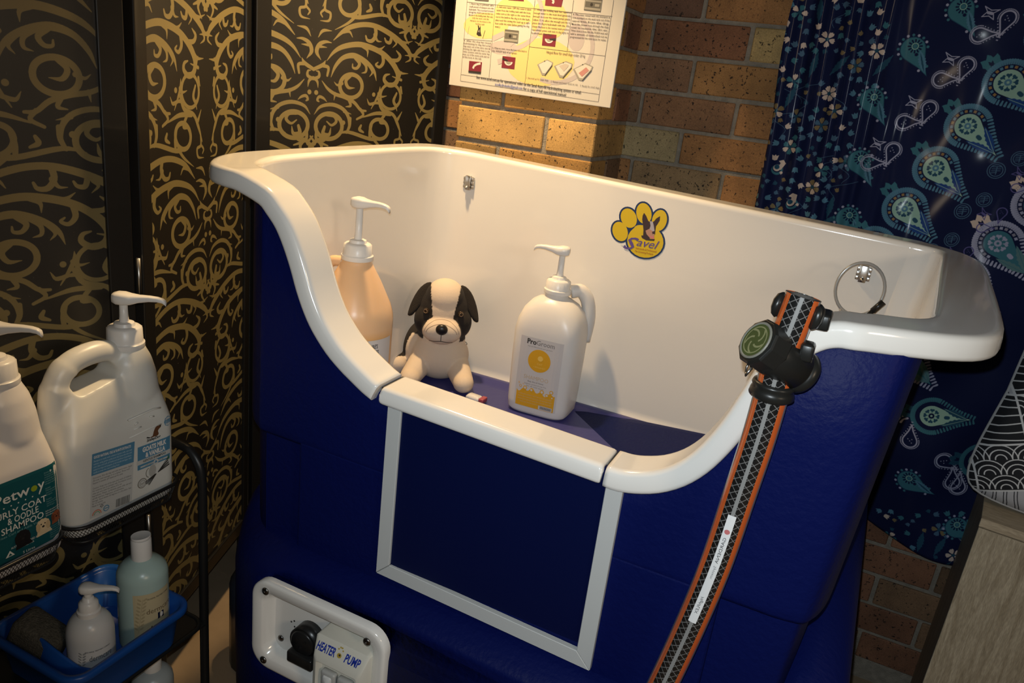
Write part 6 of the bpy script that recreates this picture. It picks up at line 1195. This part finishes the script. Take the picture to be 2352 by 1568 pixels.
for i in range(-5, 6):
    vx, vz = -.048 * i, -.094 * i
    if i in (-2, -1, 0, 1, 2): pa = {-2: (.072, .246), -1: (.002, .160), 0: (-.052, .050), 1: (-.046, -.082), 2: (-.04, -.21)}[i]
    else: pa = (.0 + vx - .045, .163 + vz - .1)
    if pa[0] > -.06 and pa[1] > -.55: plain_paisley(pa[0], pa[1], UA - .25, .062)
    bx, bz = .090 + vx * (1.0 if i > -2 else 1.4), .118 + vz
    if -.02 < bx and bz > -.45:
        drop(bx - .020, bz - .012, .15, .038, WHT); drop(bx + .022, bz + .022, -1.75, .038, WHT); diamond(bx - .012, bz + .030, -.2, .028, WHT)
    cx, cz = .147 + vx * (1.0 if i < 1 else .8), .020 + vz
    if cz > -.42: big_paisley(cx, cz, UA, .092, LIGHT, SLATE, GOLD, TEALD, lin((28, 62, 120)), TEAL)
    dx, dz = cx + .088, cz - .062
    if dz > -.48:
        coin(dx - .012, dz - .020, .0165, GREYB); coin(dx + .022, dz + .010, .0150, GREYB); diamond(dx + .030, dz - .020, -.5, .024, PURP)
        drop(dx + .062, dz - .010, -1.6, .026, PURP, False); drop(dx + .034, dz - .050, .15, .026, PURP, False)
    ex, ez = cx + .122, cz - .232
    if ez > -.60: big_paisley(ex, ez, UA, .098, TEAL, WHT, lin((128, 126, 140)), WHT, lin((84, 116, 120)), CREAMF)
for k in range(5):
    x, z = .245 + .128 * k, -.622 - .098 * k * .9
    if z < -.80: z += .22; x -= .02
    big_paisley(x, z, .10, .088, LIGHT, TEAL, TEALD, TEALD, TEALD, TEALD, False)
    drop(x - .028, z - .072, 1.7, .042, WHT); drop(x + .052, z - .098, -.5, .042, WHT); drop(x + .085, z - .150, 1.8, .042, WHT); plain_paisley(x - .005, z - .168, -.3, .062)
curtain_img = cr.image('paisley_print', True)
def cloth_mat(name, img, rough, coat, cr_=.18, spec=.5):
    m = bpy.data.materials.new(name); m.use_nodes = True; nt = m.node_tree; b = nt.nodes['Principled BSDF']
    im = nt.nodes.new('ShaderNodeTexImage'); im.image = img; uv = nt.nodes.new('ShaderNodeUVMap'); nt.links.new(uv.outputs[0], im.inputs[0]); nt.links.new(im.outputs[0], b.inputs['Base Color'])
    b.inputs['Roughness'].default_value = rough; b.inputs['Coat Weight'].default_value = coat; b.inputs['Coat Roughness'].default_value = cr_; b.inputs['Specular IOR Level'].default_value = spec
    return m
def fold(x, z):
    g = 1 / (1 + math.exp((x + .035 + .10 * (z + .1)) * 30))          # gathered towards the left edge
    t = x + .05 * (z - .2) * g
    y = .012 * g * math.sin(t * 2 * pi / .058 + .6) + .0035 * g * math.sin(t * 2 * pi / .031) - .018 * g
    y += .020 * (1 - g) * math.sin((x + .34 * z) * 2 * pi / .34 - 1.574) - .010 * (1 - g) + .006 * (1 - g) * math.sin((x - .5 * z) * 2 * pi / .21 - 1.82)
    return 1.955 + y
NX, NZ = 300, 200; m = MB(); vs = []; 
zb = lambda x: -.935 - .04 * max(0, (x - .18)) / .2 + .012 * math.sin(x * 17)
for j in range(NZ + 1):
    for i in range(NX + 1):
        x = -.252 + (.66 + .252) * i / NX; zt_ = .50; z = zb(x) + (zt_ - zb(x)) * j / NZ; vs.append((x + (-.010 * math.sin(z * 9) if i == 0 else 0), fold(x, z), z))
m.add(vs, [[j * (NX + 1) + i, j * (NX + 1) + i + 1, (j + 1) * (NX + 1) + i + 1, (j + 1) * (NX + 1) + i] for j in range(NZ) for i in range(NX)])
curtain = obj('curtain', m, cloth_mat('paisley_satin', curtain_img, .75, .12, .17, .12), None, fix=False, label='dark blue paisley and floral satin curtain hanging on the brick wall', category='curtain')
uvl = curtain.data.uv_layers.new(name='UVMap')
for lp in curtain.data.loops:
    v = curtain.data.vertices[lp.vertex_index].co; uvl.data[lp.index].uv = ((v.x - X0) / (X1 - X0), (v.z - Z0) / (Z1 - Z0))
sd = curtain.modifiers.new('thick', 'SOLIDIFY'); sd.thickness = .0012

# ------------------------------------------------------------------ cabinet and cushion on the right
def oak(name, scale, c0, c1, rot):
    m = mat(name, (.3, .25, .18), .55); nt = m.node_tree; b = nt.nodes['Principled BSDF']; L = nt.links.new
    tc = nt.nodes.new('ShaderNodeTexCoord'); mp = nt.nodes.new('ShaderNodeMapping'); mp.inputs['Scale'].default_value = scale; mp.inputs['Rotation'].default_value = rot; L(tc.outputs['Object'], mp.inputs[0])
    n = nt.nodes.new('ShaderNodeTexNoise'); n.inputs['Scale'].default_value = 6; n.inputs['Detail'].default_value = 6; n.inputs['Distortion'].default_value = 1.2; L(mp.outputs[0], n.inputs['Vector'])
    n2 = nt.nodes.new('ShaderNodeTexNoise'); n2.inputs['Scale'].default_value = 60; n2.inputs['Detail'].default_value = 4; L(mp.outputs[0], n2.inputs['Vector'])
    r = nt.nodes.new('ShaderNodeValToRGB'); e = r.color_ramp.elements; e[0].position = .34; e[1].position = .62; e[0].color = (*c0, 1); e[1].color = (*c1, 1); L(n.outputs['Fac'], r.inputs[0])
    r2 = nt.nodes.new('ShaderNodeValToRGB'); e = r2.color_ramp.elements; e[0].position = .3; e[1].position = .7; e[0].color = (.72, .72, .72, 1); e[1].color = (1.12, 1.12, 1.12, 1); L(n2.outputs['Fac'], r2.inputs[0])
    x = nt.nodes.new('ShaderNodeMix'); x.data_type = 'RGBA'; x.blend_type = 'MULTIPLY'; x.inputs[0].default_value = 1; L(r.outputs[0], x.inputs[6]); L(r2.outputs[0], x.inputs[7]); L(x.outputs[2], b.inputs['Base Color'])
    bp = nt.nodes.new('ShaderNodeBump'); bp.inputs['Strength'].default_value = .25; bp.inputs['Distance'].default_value = .001; L(n2.outputs['Fac'], bp.inputs['Height']); L(bp.outputs[0], b.inputs['Normal']); return m
OAKV = oak('oak_laminate_upright', (14, 14, 1.5), (.30, .245, .165), (.44, .375, .27), (0, .16, 0)); OAKH = oak('oak_laminate_top', (1.5, 14, 14), (.34, .27, .18), (.44, .36, .25), (0, 0, 0))
cab = thing('cabinet', (.62, 1.76, FLOOR), 'grey oak laminate cabinet standing under the paisley curtain', 'cabinet')
for n_, lo, hi, mt in (('top_board', (.332, 1.574, -.698), (.93, 1.955, -.680), OAKH), ('side_board', (.334, 1.590, FLOOR), (.350, 1.950, -.698), OAKV), ('side_board', (.912, 1.590, FLOOR), (.928, 1.950, -.698), OAKV), ('door', (.333, 1.574, FLOOR + .03), (.640, 1.589, -.7005), OAKV), ('door', (.643, 1.574, FLOOR + .03), (.930, 1.589, -.7005), OAKV), ('back_board', (.35, 1.942, FLOOR), (.912, 1.948, -.698), OAKV), ('plinth', (.35, 1.60, FLOOR), (.912, 1.615, FLOOR + .03), OAKV)):
    m = MB(); m.box(lo, hi); bevel(obj(n_, m, mt, cab), .0008, 1)
cs = .43
ci = Raster(900, 900, 0, cs, 0, cs, 3, 0.0); BKC, WHC, GYC = lin((16, 18, 24)), lin((196, 196, 196)), lin((172, 172, 176)); ci.a[:] = BKC
PA, PQs = .56, .089
def patch(ix, iy, kind):
    T0 = local(.19, .11, PA, 1.0); T = lambda u, v: T0(ix * PQs + u * PQs, iy * PQs + v * PQs)
    ci.poly([T(0, 0), T(1, 0), T(1, 1), T(0, 1)], GYC if kind == 1 else BKC)
    if kind == 0:
        for k in range(6): v = (k + .6) / 6.2; ci.line([T(u, v + .018 * math.sin(u * 5 + k)) for u in np.linspace(.0, 1, 8)], .0022, WHC)
    elif kind == 1:
        for k in range(5):
            for dd in (-.028, .028): ci.line([T((k + .6) / 5.4 + dd + .04 * math.sin(v * 5 + 1), v) for v in np.linspace(.02, .98, 10)], .0014, BKC)
    else:
        for cx, cy in ((0, .05), (.5, .05), (1, .05), (.25, .38), (.75, .38), (0, .70), (.5, .70), (1, .70)):
            for rr in (.30, .20, .10): ci.line([T(min(1, max(0, cx + rr * math.cos(t))), min(1, max(0, cy + rr * math.sin(t)))) for t in np.linspace(0, pi, 14)], .0020, WHC)
    ci.line([T(0, 0), T(1, 0), T(1, 1), T(0, 1), T(0, 0)], .0034, WHC)
for ix in range(-4, 6):
    for iy in range(-4, 6): patch(ix, iy, (ix * 2 + iy) % 3)
cush_img = ci.image('cushion_print', True)
m = MB(); N = 36; front = []; 
def pil(u, v, sgn):
    e = max(0, 1 - abs(u) ** 2.6) * max(0, 1 - abs(v) ** 2.6); pin = 1 - .055 * (1 - u * u) * 0 - .05 * (1 - abs(v)) * abs(u) ** 4 - .0; pv = 1 - .05 * (1 - abs(u)) * abs(v) ** 4
    pin *= 1 - .10 * abs(u) ** 5 * abs(v) ** 5; pv *= 1 - .10 * abs(u) ** 5 * abs(v) ** 5
    wr = .004 * math.sin(u * 9 + v * 5) * e
    return (u * cs / 2 * pin, sgn * (.062 * e ** .5 + wr * .5), v * cs / 2 * pv)
idx = lambda i, j, s_: s_ * (N + 1) ** 2 + j * (N + 1) + i
for s_ in (-1, 1):
    for j in range(N + 1):
        for i in range(N + 1): front.append(pil(i / N * 2 - 1, j / N * 2 - 1, s_))
CM = Matrix.Translation((.524, 1.668, -.478)) @ Matrix.Rotation(math.radians(8), 4, 'Y') @ Matrix.Rotation(math.radians(-9), 4, 'X')
m.add(front, [[idx(i, j, 0), idx(i + 1, j, 0), idx(i + 1, j + 1, 0), idx(i, j + 1, 0)] for j in range(N) for i in range(N)] + [[idx(i, j, 1), idx(i, j + 1, 1), idx(i + 1, j + 1, 1), idx(i + 1, j, 1)] for j in range(N) for i in range(N)], 0, CM)
CUSH = cloth_mat('patchwork_cotton', cush_img, .85, 0.0)
cu = obj('cushion', m, CUSH, None, fix=False, label='black and white patchwork patterned cushion on the oak cabinet', category='cushion')
uvl = cu.data.uv_layers.new(name='UVMap'); CI = CM.inverted()
for lp in cu.data.loops:
    q = CI @ cu.data.vertices[lp.vertex_index].co; uvl.data[lp.index].uv = (q.x / cs + .5, q.z / cs + .5)
m = MB(); edge = [CM @ Vector(pil(*p, 1)) for p in [(t, -1) for t in np.linspace(-1, .9, 20)] + [(1, t) for t in np.linspace(-1, .9, 20)] + [(-t, 1) for t in np.linspace(-1, .9, 20)] + [(-1, -t) for t in np.linspace(-1, .9, 20)]]
m.tube([tuple(p) for p in edge], .0028, 8, closed=True); obj('piping', m, mat('piping_grey', (.30, .30, .30), .8), cu)

for o in (pg, am, dog, sc_):          # stand on the floor board, near the back wall
    o.location = (o.location.x * 1.037, o.location.y * 1.037, -.7117); o.scale = (1.037, 1.037, 1.037)
ca = math.radians(-8.0); pv = Vector((.333, 1.575, 0)); dv = Vector((.62, 1.76, 0)) - pv
cab.rotation_euler.z = ca; cab.location = (pv.x + dv.x * math.cos(ca) - dv.y * math.sin(ca), pv.y + dv.x * math.sin(ca) + dv.y * math.cos(ca), cab.location.z)
# ------------------------------------------------------------------ lift everything so that the floor lies at z = 0
for o in list(SC.objects):
    if o.parent is None: o.location.z -= FLOOR
bpy.context.view_layer.update()
